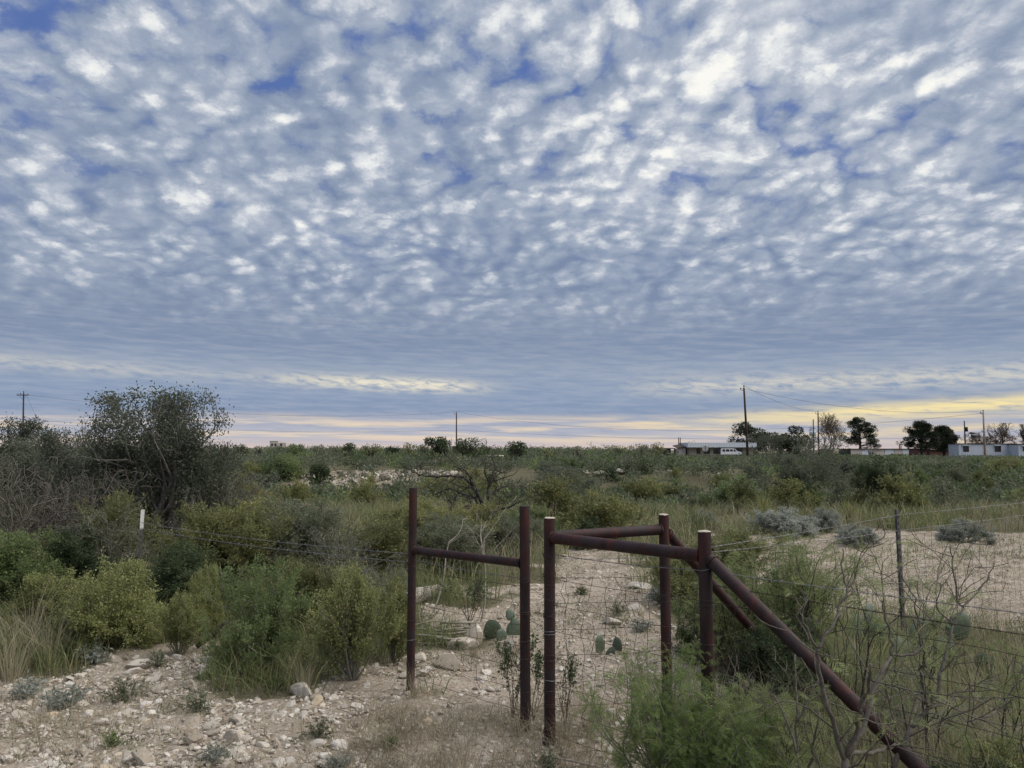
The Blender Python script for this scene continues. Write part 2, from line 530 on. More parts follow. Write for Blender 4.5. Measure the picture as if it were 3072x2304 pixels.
M['tree_dark'] = leaf_mat('dark_tree_leaf', rgb(.018, .027, .014), rgb(.075, .095, .048), None, trans=.2)
M['pine'] = leaf_mat('pine_needle', rgb(0.014, 0.023, 0.014), rgb(0.049, 0.065, 0.032), None, trans=.1)
M['pad'] = None
M['straw'] = leaf_mat('dry_straw', rgb(.22, .195, .135), rgb(.48, .43, .31), rgb(.17, .14, .10), .1)
M['meadow'] = leaf_mat('meadow_blade', rgb(.085, .115, .048), rgb(.265, .290, .130), rgb(.46, .39, .22), .14)
M['litter'] = simple('dead_stalk', rgb(.26, .21, .15), .95, var=.4, scale=6)

def mat_pad():
    m, k, bs = material('cactus_skin')
    co = k.new('ShaderNodeTexCoord').outputs['Object']
    oi = k.new('ShaderNodeObjectInfo').outputs['Random']
    n = k.noise(co, 9.0, 4, 0.55)
    c = k.mix(n, rgb(.042, .075, .058), rgb(.105, .145, .110))
    c = k.mix(k.m('MULTIPLY', oi, 0.4), c, rgb(.085, .115, .05))
    v = k.voro(co, 34.0, 'F1')
    c = k.mix(k.step(v, 0.22, 0.12), c, rgb(.34, .28, .17))
    k.put(bs.inputs['Base Color'], c)
    bs.inputs['Roughness'].default_value = 0.5
    return m
M['pad'] = mat_pad()

def mat_ground():
    m, k, bs = material('stony_soil')
    co = k.new('ShaderNodeTexCoord').outputs['Object']
    at = k.new('ShaderNodeAttribute', attribute_name='bare').outputs['Fac']
    n1 = k.noise(co, 0.9, 5, 0.6)
    n2 = k.noise(co, 7.0, 6, 0.65)
    n3 = k.noise(co, 38.0, 5, 0.65)
    v = k.voro(co, 22.0, 'F1', detail=2, out='Color')
    soil = k.mix(k.step(n1, 0.35, 0.65), rgb(.325, .275, .222), rgb(.43, .372, .308))
    soil = k.mix(k.m('MULTIPLY', k.step(n2, 0.48, 0.66), 0.7), soil, rgb(.31, .25, .195))
    soil = k.mix(k.m('MULTIPLY', k.step(n3, 0.54, 0.66), 0.6), soil, rgb(.60, .54, .46))
    soil = k.mix(k.m('MULTIPLY', k.step(n3, 0.47, 0.38), 0.7), soil, rgb(.17, .135, .10))
    n4 = k.noise(co, 90.0, 4, 0.7)
    soil = k.mix(k.m('MULTIPLY', k.step(n4, 0.47, 0.36), 0.55), soil, rgb(.15, .125, .095))
    soil = k.mix(k.m('MULTIPLY', k.step(n4, 0.58, 0.70), 0.55), soil, rgb(.62, .57, .50))
    n5 = k.noise(co, 2.6, 5, 0.65)
    soil = k.mix(k.m('MULTIPLY', k.step(n5, 0.50, 0.66), 0.75), soil, rgb(.235, .20, .15))
    lit = k.mix(n2, rgb(.065, .060, .038), rgb(.150, .135, .085))
    lit = k.mix(k.m('MULTIPLY', k.step(n3, 0.5, 0.7), 0.6), lit, rgb(.23, .20, .145))
    lit = k.mix(k.m('MULTIPLY', k.step(n1, 0.45, 0.7), 0.5), lit, rgb(.11, .115, .05))
    f = k.m('ADD', at, k.m('MULTIPLY', k.m('SUBTRACT', n2, 0.5), 0.9))
    c = k.mix(k.step(f, 0.3, 0.7), lit, soil)
    k.put(bs.inputs['Base Color'], c)
    bs.inputs['Roughness'].default_value = 0.95
    bs.inputs['Specular IOR Level'].default_value = 0.1
    b = k.new('ShaderNodeBump')
    b.inputs['Strength'].default_value = 0.8
    b.inputs['Distance'].default_value = 0.02
    k.l.new(k.m('ADD', n3, k.m('MULTIPLY', n2, 1.2)), b.inputs['Height'])
    k.l.new(b.outputs[0], bs.inputs['Normal'])
    return m
M['ground'] = mat_ground()

def mat_stone():
    m, k, bs = material('limestone')
    co = k.new('ShaderNodeTexCoord').outputs['Object']
    geo = k.new('ShaderNodeNewGeometry').outputs['Random Per Island']
    oi = k.new('ShaderNodeObjectInfo').outputs['Random']
    r = k.m('FRACT', k.m('ADD', k.m('MULTIPLY', geo, 7.31), oi))
    c = k.ramp(r, [(0.0, rgb(.30, .255, .205)), (0.25, rgb(.40, .355, .30)), (0.62, rgb(.50, .455, .395)), (0.93, rgb(.62, .58, .53)), (1.0, rgb(.50, .41, .29))])
    n = k.noise(co, 30.0, 6, 0.65)
    c = k.mix(k.m('MULTIPLY', k.step(n, 0.52, 0.72), 0.5), c, rgb(.25, .225, .19))
    c = k.mix(k.m('MULTIPLY', k.step(n, 0.45, 0.30), 0.35), c, rgb(.66, .62, .56))
    k.put(bs.inputs['Base Color'], c)
    bs.inputs['Roughness'].default_value = 0.92
    bs.inputs['Specular IOR Level'].default_value = 0.15
    b = k.new('ShaderNodeBump')
    b.inputs['Strength'].default_value = 0.5
    b.inputs['Distance'].default_value = 0.008
    k.l.new(n, b.inputs['Height'])
    k.l.new(b.outputs[0], bs.inputs['Normal'])
    return m
M['stone'] = mat_stone()

def mat_rust():
    m, k, bs = material('rusty_pipe')
    co = k.new('ShaderNodeTexCoord').outputs['Object']
    st = k.new('ShaderNodeMapping')
    st.inputs['Scale'].default_value = (1, 1, 0.18)
    k.l.new(co, st.inputs[0])
    n1 = k.noise(st.outputs[0], 22.0, 6, 0.65)
    n2 = k.noise(co, 6.0, 4, 0.6)
    n3 = k.noise(co, 160.0, 4, 0.6)
    c = k.ramp(n1, [(0.30, rgb(.010, .0055, .006)), (0.45, rgb(.019, .008, .0085)), (0.58, rgb(.044, .011, .010)), (0.71, rgb(.080, .018, .013)), (0.86, rgb(.12, .042, .026))])
    c = k.mix(k.m('MULTIPLY', k.step(n2, 0.45, 0.62), 0.7), c, rgb(.028, .020, .023))
    c = k.mix(k.m('MULTIPLY', k.step(n3, 0.55, 0.75), 0.45), c, rgb(.105, .070, .062))
    c = k.mix(k.m('MULTIPLY', k.step(n3, 0.42, 0.28), 0.5), c, rgb(.012, .007, .008))
    k.put(bs.inputs['Base Color'], c)
    bs.inputs['Roughness'].default_value = 0.62
    bs.inputs['Specular IOR Level'].default_value = 0.35
    b = k.new('ShaderNodeBump')
    b.inputs['Strength'].default_value = 0.35
    b.inputs['Distance'].default_value = 0.003
    k.l.new(k.m('ADD', n3, n1), b.inputs['Height'])
    k.l.new(b.outputs[0], bs.inputs['Normal'])
    return m
M['rust'] = mat_rust()
M['cement'] = simple('pale_cement', rgb(.50, .46, .38), .9, var=.25, scale=30, bump=.4)
M['wire'] = simple('galvanised_wire', rgb(.22, .22, .225), .55, metal=.4, var=.3, scale=9)
M['wire_rusty'] = simple('rusty_wire', rgb(.060, .042, .036), .7, metal=.2, var=.5, scale=12)
M['tpost'] = simple('weathered_green_steel', rgb(.105, .10, .098), .65, metal=.2, var=.4, scale=20)
M['white_tip'] = simple('worn_white_paint', rgb(.66, .64, .61), .7, var=.15, scale=25)
M['pole'] = simple('creosoted_pole', rgb(.050, .036, .032), .9, var=.4, scale=3)
M['pole_pale'] = simple('grey_pole', rgb(.30, .25, .23), .9, var=.25, scale=3)
M['dark_metal'] = simple('dark_metal', rgb(.03, .03, .034), .6)
M['cable'] = simple('black_cable', rgb(.06, .06, .07), .6)
M['white_metal'] = simple('white_metal', rgb(.62, .67, .74), .5, var=.06, scale=1.5)
M['white_siding'] = simple('pale_siding', rgb(.50, .55, .63), .6, var=.08, scale=1.0)
M['tan_wall'] = simple('tan_wall', rgb(.30, .26, .215), .9, var=.15, scale=1.5)
M['pale_wall'] = simple('pale_wall', rgb(.52, .47, .43), .9, var=.1, scale=1.5)
M['brown_roof'] = simple('brown_roof', rgb(.06, .045, .042), .9, var=.2)
M['red_wall'] = simple('dull_red_wall', rgb(.15, .072, .066), .85, var=.2, scale=1.0)
M['glass_dark'] = simple('dark_glass', rgb(.02, .022, .026), .15, var=.1, spec=.5)
M['car_white'] = simple('white_paint', rgb(.74, .75, .77), .35, var=.03, spec=.5)
M['rubber'] = simple('rubber', rgb(.02, .02, .02), .8)
M['sign_back'] = simple('bare_sign_metal', rgb(.42, .42, .43), .5, metal=.4, var=.1)
M['lamp_glass'] = simple('headlamp_glass', rgb(.55, .56, .58), .2, var=.05)

# ================================================================== ground: one sheet to the horizon, fine near the camera
def axis(near_lo, near_hi, step, far_lo, far_hi, n):
    mid = np.arange(near_lo, near_hi + 1e-6, step)
    g = np.linspace(0, 1, n)[1:]
    def grow(d):   # geometric growth beyond the fine part
        r = (d / step) ** (1.0 / n)
        s = step * (np.power(max(r, 1.02), np.arange(1, n + 1)))
        s = np.cumsum(s); return s / s[-1] * d
    lo = near_lo - grow(near_lo - far_lo)[::-1]
    hi = near_hi + grow(far_hi - near_hi)
    return np.concatenate([lo, mid, hi])
def make_ground():
    xs = axis(-7, 9, 0.13, -3000, 3000, 64)
    ys = axis(2.0, 17.0, 0.13, -400, 4500, 80)
    X, Y = np.meshgrid(xs, ys)
    rng = rng_new()
    B = bare(X, Y)
    Z = hgt(X, Y)
    near = (np.abs(X) < 9.5) & (Y > 1.5) & (Y < 17.5)
    Z = Z + near * (0.010 * rng.normal(size=X.shape) * (0.4 + 0.6 * B))
    nx, ny = len(xs), len(ys)
    V = np.stack([X, Y, Z], -1).reshape(-1, 3)
    i = np.arange(ny - 1)[:, None] * nx + np.arange(nx - 1)[None, :]
    Q = np.stack([i, i + 1, i + nx + 1, i + nx], -1).reshape(-1, 4)
    mb = MB(); mb.add(V, Q)
    me = mb.mesh('ground', M['ground'], True)
    a = me.attributes.new('bare', 'FLOAT', 'POINT')
    a.data.foreach_set('value', B.astype(np.float32).ravel())
    return tag(put('ground', me), 'pale stony ground and brush covered plain out to the horizon', kind='structure')
ground = make_ground()

# ================================================================== pipe frames and fences
RP = 0.0302
def pipe_mesh(name, a, b, r=RP, k=20, mat='rust', n=2, flare=False):
    a, b = np.asarray(a, float), np.asarray(b, float)
    t = np.linspace(0, 1, n)[:, None]
    P = a + (b - a) * t
    mb = MB().tube(P, r, k)
    me = mb.mesh(name, M[mat], True)
    me.set_sharp_from_angle(angle=R(50))
    return me
def weld(mb, p, d, r):
    """rough weld bead ring where one pipe meets another"""
    d = np.asarray(d, float); d /= np.linalg.norm(d)
    ref = np.array([0, 0, 1.0]) if abs(d[2]) < .8 else np.array([1.0, 0, 0])
    u = np.cross(d, ref); u /= np.linalg.norm(u); w = np.cross(d, u)
    a = np.linspace(0, 2 * math.pi, 25)
    rr = r * (1 + 0.04 * np.sin(a * 9))
    P = np.asarray(p) + rr[:, None] * (np.cos(a)[:, None] * u + np.sin(a)[:, None] * w)
    mb.tube(P, 0.0045, 5, cap=False)
def gz(x, y): return float(hgt(x, y))

def frames():
    P1 = np.array([-0.672, 5.23]); P2 = np.array([0.073, 4.52])
    r1 = empty('pipe_fence_brace', (P1[0], P1[1], 0))
    tag(r1, 'rusty H shaped pipe brace with a low rail between two bare topped posts', 'fence brace')
    off = np.array([P1[0], P1[1], 0])
    def loc(p): return np.asarray(p, float) - off
    t1, t2 = 1.345, 1.275
    a1 = np.array([P1[0], P1[1], -.3]); b1 = np.array([P1[0] + .006, P1[1], t1])
    a2 = np.array([P2[0] + .004, P2[1], -.3]); b2 = np.array([P2[0], P2[1], t2])
    put('post', pipe_mesh('post', loc(a1), loc(b1), .0275), r1)
    put('post', pipe_mesh('post', loc(a2), loc(b2), .0295), r1)
    d = np.array([*(P2 - P1), 0]); d /= np.linalg.norm(d)
    ra = np.array([P1[0] + .004, P1[1], 0.932]); rb = np.array([P2[0], P2[1], 0.945])
    put('rail', pipe_mesh('rail', loc(ra + d * .022), loc(rb - d * .022), .0255), r1)
    for q in (ra + d * .027, rb - d * .029):
        mb = MB(); weld(mb, loc(q), d, .027)
        put('weld_bead', mb.mesh('weld_bead', M['rust'], True), r1)
    # ---- the V shaped walk-through
    G = np.array([0.203, 4.30]); A = np.array([0.886, 4.52]); B = np.array([0.893, 3.60])
    off2 = np.array([G[0], G[1], 0])
    r2 = empty('pipe_walkthrough', (G[0], G[1], 0))
    tag(r2, 'rusty V shaped pipe walk through with three cement capped posts and two slanting braces', 'pipe gate')
    def lo2(p): return np.asarray(p, float) - off2
    tops = {}
    rng = rng_new()
    for key, p, top, r in (('G', G, 1.222, .0305), ('A', A, 1.222, .0300), ('B', B, 1.222, .0305)):
        me = pipe_mesh('post', lo2((p[0], p[1], -.3)), lo2((p[0] + (.004 if key == 'G' else -.004), p[1], top)), r)
        po = put('post', me, r2)
        # slightly domed cement plug
        a = np.arange(16) / 16 * 2 * math.pi
        ring = np.stack([p[0] + np.cos(a) * r * 1.0 + (.004 if key == 'G' else -.004), p[1] + np.sin(a) * r * 1.0, np.full(16, top + .0025) + rng.normal(0, .0012, 16)], 1)
        ring2 = ring.copy(); ring2[:, :2] = p + (ring[:, :2] - p) * .75; ring2[:, 2] += .004
        ringb = ring.copy(); ringb[:, 2] -= .0008
        mid = np.array([[p[0], p[1], top + .006]])
        V = lo2(np.concatenate([ringb, ring, ring2, mid]))
        j = np.arange(16); j2 = (j + 1) % 16
        Q = np.concatenate([np.stack([j, j2, 16 + j2, 16 + j], 1), np.stack([16 + j, 16 + j2, 32 + j2, 32 + j], 1)])
        T = np.stack([32 + j, 32 + j2, np.full(16, 48)], 1)
        put('post_cap', MB().add(V, Q, T).mesh('post_cap', M['cement'], True), po)
    for key, p in (('A', A), ('B', B)):
        dd = np.array([*(p - G), 0]); dd /= np.linalg.norm(dd)
        ra = np.array([G[0], G[1], 1.118 if key == 'B' else 1.123]); rb = np.array([p[0], p[1], 1.112 if key == 'B' else 1.140])
        put('rail', pipe_mesh('rail', lo2(ra + dd * .022), lo2(rb - dd * .022), .0305), r2)
        for q in (ra + dd * .030, rb - dd * .030):
            mb = MB(); weld(mb, lo2(q), dd, .0315)
            put('weld_bead', mb.mesh('weld_bead', M['rust'], True), r2)
    for key, p, u in (('A', A, np.array([.762, .648])), ('B', B, np.array([.705, -.709]))):
        s = 1.62 if key == 'A' else 1.50
        dz = -.79 * s if key == 'A' else -.785 * s
        st_ = np.array([p[0], p[1], 1.135 if key == 'A' else 1.115])
        dd = np.array([*(u * s), dz]); dd /= np.linalg.norm(dd)
        put('brace', pipe_mesh('brace', lo2(st_ + dd * .02), lo2(st_ + np.array([*(u * s), dz])), .0300), r2)
        mb = MB(); weld(mb, lo2(st_ + dd * .040), dd, .032)
        put('weld_bead', mb.mesh('weld_bead', M['rust'], True), r2)
    return P1, P2, G, A, B
P1, P2, PG, PA, PB = frames()

def wire_pts(a, b, rng, sag=0.0, jit=0.004, n=None):
    a, b = np.asarray(a, float), np.asarray(b, float)
    L = np.linalg.norm(b - a)
    n = n or max(4, int(L / 0.16) + 2)
    t = np.linspace(0, 1, n)
    P = a + (b - a) * t[:, None]
    P[1:-1] += rng.normal(0, jit, (n - 2, 3))
    P[:, 2] -= sag * 4 * t * (1 - t)
    return P

def barbed(a, b, rng, sag=.01, barbs=True):
    """two strands twisted round each other with barbs"""
    a, b = np.asarray(a, float), np.asarray(b, float)
    L = np.linalg.norm(b - a)
    n = int(L / 0.02) + 3
    t = np.linspace(0, 1, n)
    P = a + (b - a) * t[:, None]
    P[:, 2] -= sag * 4 * t * (1 - t)
    d = (b - a) / L
    u = np.cross(d, (0, 0, 1.0)); u /= np.linalg.norm(u); w = np.cross(d, u)
    ph = t * L / 0.10 * 2 * math.pi
    o = 0.0019 * (np.cos(ph)[:, None] * u + np.sin(ph)[:, None] * w)
    mb = MB().tube(P + o, 0.0012, 4, cap=False).tube(P - o, 0.0012, 4, cap=False)
    if barbs:
        for q in np.arange(0.08, L - .05, 0.125):
            c = a + d * q; c[2] -= sag * 4 * (q / L) * (1 - q / L)
            for s in range(2):
                v = rng.normal(size=3); v -= d * (v @ d); v /= np.linalg.norm(v)
                mb.tube([c - v * .013 + d * .006 * (s - .5), c + v * .013 + d * .006 * (s - .5)], .0011, 3)
    return mb

def mesh_fence(root, off, A, B, heights, stay_step, rng, z0=0.03, sagg=.006, r=.0013, stays=True, first=.08, zA=None, zB=None, irregular=.008):
    """woven field fence between two points: each strand and each stay is a part"""
    A, B = np.asarray(A, float), np.asarray(B, float)
    L = np.linalg.norm(B - A); u = (B - A) / L
    gA = gz(*A) if zA is None else zA; gB = gz(*B) if zB is None else zB
    for h in heights:
        P = wire_pts((*A, gA + h), (*B, gB + h), rng, sagg, .003)
        put('strand', MB().tube(P - off, r, 4, cap=False).mesh('strand', M['wire_rusty'], False), root)
    if stays:
        q = first
        while q < L - .02:
            xy = A + u * q
            g = gA + (gB - gA) * q / L
            P = wire_pts((*xy, g + heights[0]), (*xy, g + heights[-1]), rng, 0, irregular, n=len(heights) * 2)
            P[:, :2] += np.outer(np.linspace(-.5, .5, len(P)), u) * rng.normal(0, .02)
            put('stay', MB().tube(P - off, r, 4, cap=False).mesh('stay', M['wire_rusty'], False), root)
            q += stay_step * rng.uniform(.93, 1.07)

def wraps(root, off, p, zs, r, rng, mat='wire'):
    for z in zs:
        a = np.linspace(0, 2 * math.pi * rng.integers(1, 3), 26)
        P = np.stack([p[0] + np.cos(a) * (r + .003), p[1] + np.sin(a) * (r + .003), z + np.linspace(0, rng.normal(0, .018), 26) + .006 * np.sin(a + rng.uniform(0, 6))], 1)
        put('wire_wrap', MB().tube(P - off, .0014, 4, cap=False).mesh('wire_wrap', M[mat if rng.uniform() < .15 else 'wire_rusty'], False), root)

H_FIELD = [.06, .19, .32, .46, .60, .74, .88]
def fences():
    rng = rng_new()
    # front fence: brace posts, gate post, post B and on to the right of the camera
    u = (PB - PG) / np.linalg.norm(PB - PG)
    end = PB + u * 2.5
    off = np.array([PB[0], PB[1], 0])
    r = empty('wire_fence', off)
    tag(r, 'rusty woven wire fence past the front capped post to the right edge', 'wire fence')
    mesh_fence(r, off, PG + u * .03, PB - u * .03, H_FIELD, .135, rng, irregular=.012)
    mesh_fence(r, off, PB + u * .03, end, H_FIELD, .150, rng, first=.12)
    put('barbed_strand', barbed(np.array([*(PG + u * .033), 1.03]) - off, np.array([*(PB - u * .033), 1.045]) - off, rng).mesh('barbed_strand', M['wire'], True), r)
    put('barbed_strand', barbed(np.array([*(PB + u * .033), 1.045]) - off, np.array([*end, 1.05]) - off, rng).mesh('barbed_strand', M['wire'], True), r)
    put('barbed_strand', barbed(np.array([*(PB + u * .033), .985]) - off, np.array([*end, .965]) - off, rng, barbs=False).mesh('barbed_strand', M['wire_rusty'], True), r)
    wraps(r, off, PG, [1.07, 1.03, 1.02, .90, .885, .80, .70, .69, .60, .585, .47, .46, .35, .30, .21, .12, .09, .07, .05, .03], .0315, rng)
    wraps(r, off, PB, [1.045, .88, .72, .56], .0315, rng)
    # side fence: gate post to post A, then away to the T-post and on
    v1 = (PA - PG) / np.linalg.norm(PA - PG)
    T1 = np.array([3.24, 6.50]); v2 = (T1 - PA) / np.linalg.norm(T1 - PA)
    T2 = T1 + np.array([.80, .60]) * 4.6
    off = np.array([PA[0], PA[1], 0])
    r = empty('wire_fence', off)
    tag(r, 'woven wire fence running from the rear capped post away past the green steel post', 'wire fence')
    mesh_fence(r, off, PG + v1 * .03, PA - v1 * .03, H_FIELD, .14, rng, irregular=.014)
    mesh_fence(r, off, PA + v2 * .03, T1, H_FIELD, .152, rng, first=.1)
    mesh_fence(r, off, T1, T2, H_FIELD, .152, rng, first=.1)
    for (za, zb) in ((1.00, 1.06), (.985, .93)):
        put('barbed_strand', barbed(np.array([*(PA + v2 * .033), za]) - off, np.array([*T1, zb]) - off, rng).mesh('barbed_strand', M['wire'], True), r)
        put('barbed_strand', barbed(np.array([*T1, zb]) - off, np.array([*T2, zb + .01]) - off, rng).mesh('barbed_strand', M['wire'], True), r)
    put('barbed_strand', barbed(np.array([*(PG + v1 * .033), 1.005]) - off, np.array([*(PA - v1 * .033), .99]) - off, rng, barbs=False).mesh('barbed_strand', M['wire'], True), r)
    wraps(r, off, PA, [.99, .93, .72, .5], .0315, rng)
    # left fence: brace to the white tipped T-post and beyond
    T0 = np.array([-3.83, 8.0]); T9 = T0 + (T0 - P1) * .9
    u3 = (T0 - P1) / np.linalg.norm(T0 - P1)
    off = np.array([P1[0], P1[1], 0])
    r = empty('wire_fence', off)
    tag(r, 'sagging wire fence from the H shaped brace back to the white tipped post', 'wire fence')
    mesh_fence(r, off, P1 + u3 * .03, T0, [.18, .34, .50, .66, .80], .3, rng, sagg=.03, stays=False)
    mesh_fence(r, off, T0, T9, [.34, .50, .66, .80], .3, rng, sagg=.03, stays=False)
    for za, zb in ((.905, .86), (.85, .80)):
        put('barbed_strand', barbed(np.array([*(P1 + u3 * .03), za]) - off, np.array([*T0, zb]) - off, rng, .03).mesh('barbed_strand', M['wire'], True), r)
    up = (P2 - P1) / np.linalg.norm(P2 - P1)
    mesh_fence(r, off, P1 + up * .03, P2 - up * .03, [.10, .22, .34, .46, .58, .70, .80], .33, rng, sagg=.012, irregular=.014, first=.28)
    put('barbed_strand', barbed(np.array([*(P1 + up * .03), .87]) - off, np.array([*(P2 - up * .03), .86]) - off, rng).mesh('barbed_strand', M['wire'], True), r)
    for za, zb in ((.84, .87), (.82, .80), (.64, .62), (.36, .38)):
        P = wire_pts((*(P2 + up * .03), za), (*(PG - up * .03), zb), rng, .004, .003)
        put('strand', MB().tube(P - off, .0016, 4, cap=False).mesh('strand', M['wire_rusty'], False), r)
    wraps(r, off, P1, [.87, .82, .62, .48, .35], .029, rng)
    wraps(r, off, P2, [.865, .84, .66, .52, .40, .25], .031, rng)
    return T1, T0
T1, T0 = fences()

def t_post(p, top, lean, label, tip):
    g = gz(*p)
    r = empty('steel_t_post', (p[0], p[1], g))
    r.rotation_euler = (lean[0], lean[1], R(25))
    tag(r, label, 'fence post')
    w, t = .0175, .0045
    def section(z0, z1, mb):
        mb.box(-w, w, -t / 2, t / 2, z0, z1)
        mb.box(-t / 2, t / 2, t / 2, .030, z0, z1)
    body = MB(); section(-.3, top - (tip or 0), body)
    for q in np.arange(.1, top - (tip or 0) - .04, .055):
        body.box(-.006, .006, -t / 2 - .006, -t / 2 + .001, q, q + .02)
    put('shaft', body.mesh('shaft', M['tpost']), r)
    if tip:
        mb = MB(); section(top - tip, top, mb)
        put('painted_tip', mb.mesh('painted_tip', M['white_tip']), r)
t_post(T0, .985, (R(-1), R(1.5), 0), 'dark steel post with a white painted tip among the left bushes', .20)
t_post(T1, 1.10, (0, R(-1), 0), 'plain grey green steel post standing behind the prickly pear on the right', None)

# ================================================================== buildings far off
def part(name, mb, mat, parent, smooth=False):
    return put(name, mb.mesh(name, M[mat], smooth), parent)

def far_house():
    y = 180.0
    x0, x1 = xat(1484, y), xat(1632, y)
    g = .35
    r = tag(empty('flat_roofed_house', (x0, y, g)), 'long low house with a wide pale metal roof edge behind the white van', 'house')
    L = x1 - x0
    ws = [(2.2, 3.2), (3.9, 5.4), (6.2, 9.6), (11.0, 13.0)]
    mb = MB()          # wall with openings
    edges = [0.3]
    for a, b in ws: edges += [a, b]
    edges.append(L - .6)
    for a, b in zip(edges[0::2], edges[1::2]): mb.box(a, b, 0, .3, 0, 1.9)
    for a, b in ws: mb.box(a, b, 0, .3, 0, .35); mb.box(a, b, 0, .3, 1.6, 1.9)
    mb.box(.3, L - .6, .3, 9, 0, 1.89)
    part('wall', mb, 'tan_wall', r)
    for a, b in ws:
        f = part('window', MB().box(a, b, .12, .16, .35, 1.6), 'glass_dark', r)
        part('frame', MB().box((a + b) / 2 - .05, (a + b) / 2 + .05, .06, .118, .35, 1.6).box(a, b, .06, .118, .93, .99), 'brown_roof', f)
    mb = MB().box(0, L, -1.2, -1.05, 1.85, 2.95).box(0, .15, -1.05, 9, 1.85, 2.95).box(L - .15, L, -1.05, 9, 1.85, 2.95).box(.15, L - .15, -1.05, 9, 1.92, 2.05)
    rf = part('roof', mb, 'white_metal', r)
    seam = MB()
    for q in np.arange(.6, L, .6): seam.box(q, q + .04, -1.23, -1.2, 1.87, 2.93)
    part('seams', seam, 'white_siding', rf)
    for q in (.1, 7.3, L - .7): part('porch_post', MB().box(q, q + .12, -1.0, -.88, 0, 1.92), 'brown_roof', r)
    # left annexe with its brown roof
    r2 = tag(empty('small_annexe', (xat(1468, y), y + 1, g)), 'pale walled annexe with a brown sloping roof at the left end of the low house', 'building')
    Lx = x0 - xat(1468, y)
    mb = MB().box(0, .8, 0, 5, 0, 1.6).box(.8, 1.1, .05, 5, 0, 1.7).box(1.1, Lx - .05, 0, 5, 0, 1.75)
    part('wall', mb, 'pale_wall', r2)
    V = [(-.3, -.4, 1.6), (Lx - .02, -.4, 1.85), (Lx - .02, 5.2, 2.5), (-.3, 5.2, 2.2), (-.3, -.4, 1.75), (Lx - .02, -.4, 2.0), (Lx - .02, 5.2, 2.65), (-.3, 5.2, 2.35)]
    part('roof', MB().add(V, [(0, 3, 2, 1), (4, 5, 6, 7), (0, 1, 5, 4), (1, 2, 6, 5), (2, 3, 7, 6), (3, 0, 4, 7)]), 'brown_roof', r2)
    # dark open shelter
    xs = xat(1434, y)
    r3 = tag(empty('open_shelter', (xs, y + 4, g)), 'dark open sided shelter left of the low house', 'shed')
    w = xat(1466, y) - xs
    part('roof', MB().box(0, w, 0, 5, 1.5, 1.7), 'brown_roof', r3)
    for q in (0.05, w / 2, w - .2):
        part('post', MB().box(q, q + .15, .05, .2, 0, 1.499), 'brown_roof', r3)
    part('wall', MB().box(w * .42, w, 4.7, 4.9, 0, 1.499), 'dark_metal', r3)

def white_trailer(c0, c1, y, rt, rb, label, door=None, end_left=True):
    x0, x1 = xat(c0, y), xat(c1, y)
    g = gz(x0, y)
    zt, zb = zat(rt, y), max(zat(rb, y), g + .15)
    r = tag(empty('mobile_home', (x0, y, g)), label, 'mobile home')
    L, H0, H1 = x1 - x0, zb - g, zt - g
    body = MB().box(0, L, 0, 3.6, H0, H1)
    part('body', body, 'white_siding', r)
    rib = MB()
    for q in np.arange(.2, L, .4): rib.box(q, q + .05, -.025, -.001, H0 + .04, H1 - .1)
    part('ribs', rib, 'white_metal', r)
    part('roof', MB().box(-.15, L + .15, -.2, 3.8, H1 + .002, H1 + .16), 'brown_roof', r)
    part('skirt', MB().box(.1, L - .1, .1, 3.5, -.3, H0 - .002), 'dark_metal', r)
    for q in ((.8, 2.0), (L * .62, L * .62 + 1.3)):
        w = part('window', MB().box(q[0], q[1], -.035, -.026, H0 + 1.0, H1 - .35), 'glass_dark', r)
        part('frame', MB().box(q[0] - .06, q[0] - .001, -.06, -.027, H0 + .95, H1 - .3).box(q[1] + .001, q[1] + .06, -.06, -.027, H0 + .95, H1 - .3), 'white_metal', w)
        part('awning', MB().box(q[0] - .15, q[1] + .15, -.45, -.03, H1 - .30, H1 - .22), 'white_metal', r)
    d = part('door', MB().box(L * .42, L * .42 + .9, -.04, -.026, H0 + .05, H1 - .25), 'pale_wall', r)
    part('handle', MB().box(L * .42 + .75, L * .42 + .82, -.07, -.041, H0 + .95, H0 + 1.05), 'dark_metal', d)

def long_white_building():
    y = 192.0
    x0, x1 = xat(1838, y), xat(1972, y)
    g = gz(x0, y); zt = zat(969.5, y)
    L = x1 - x0; H = zt - g
    r = tag(empty('long_white_building', (x0, y, g)), 'long low white building with dark upright seams between the pine trees', 'building')
    edges = [0, L * .17, L * .36, L * .55, L * .70, L * .83, L]
    for i, (a, b) in enumerate(zip(edges[:-1], edges[1:])):
        part('wall_panel', MB().box(a + .06, b - .06, 0, .2, 0, H - .1), 'white_metal' if i % 2 else 'pale_wall', r)
    part('wall', MB().box(.05, L - .05, .21, 7, 0, H - .1), 'dark_metal', r)
    part('roof', MB().box(-.2, L + .2, -.3, 7.2, H - .098, H + .05), 'brown_roof', r)
    ch = MB().box(L * .86, L * .86 + .55, 2, 2.5, H + .052, H + 1.3)
    part('chimney', ch, 'pale_wall', r)

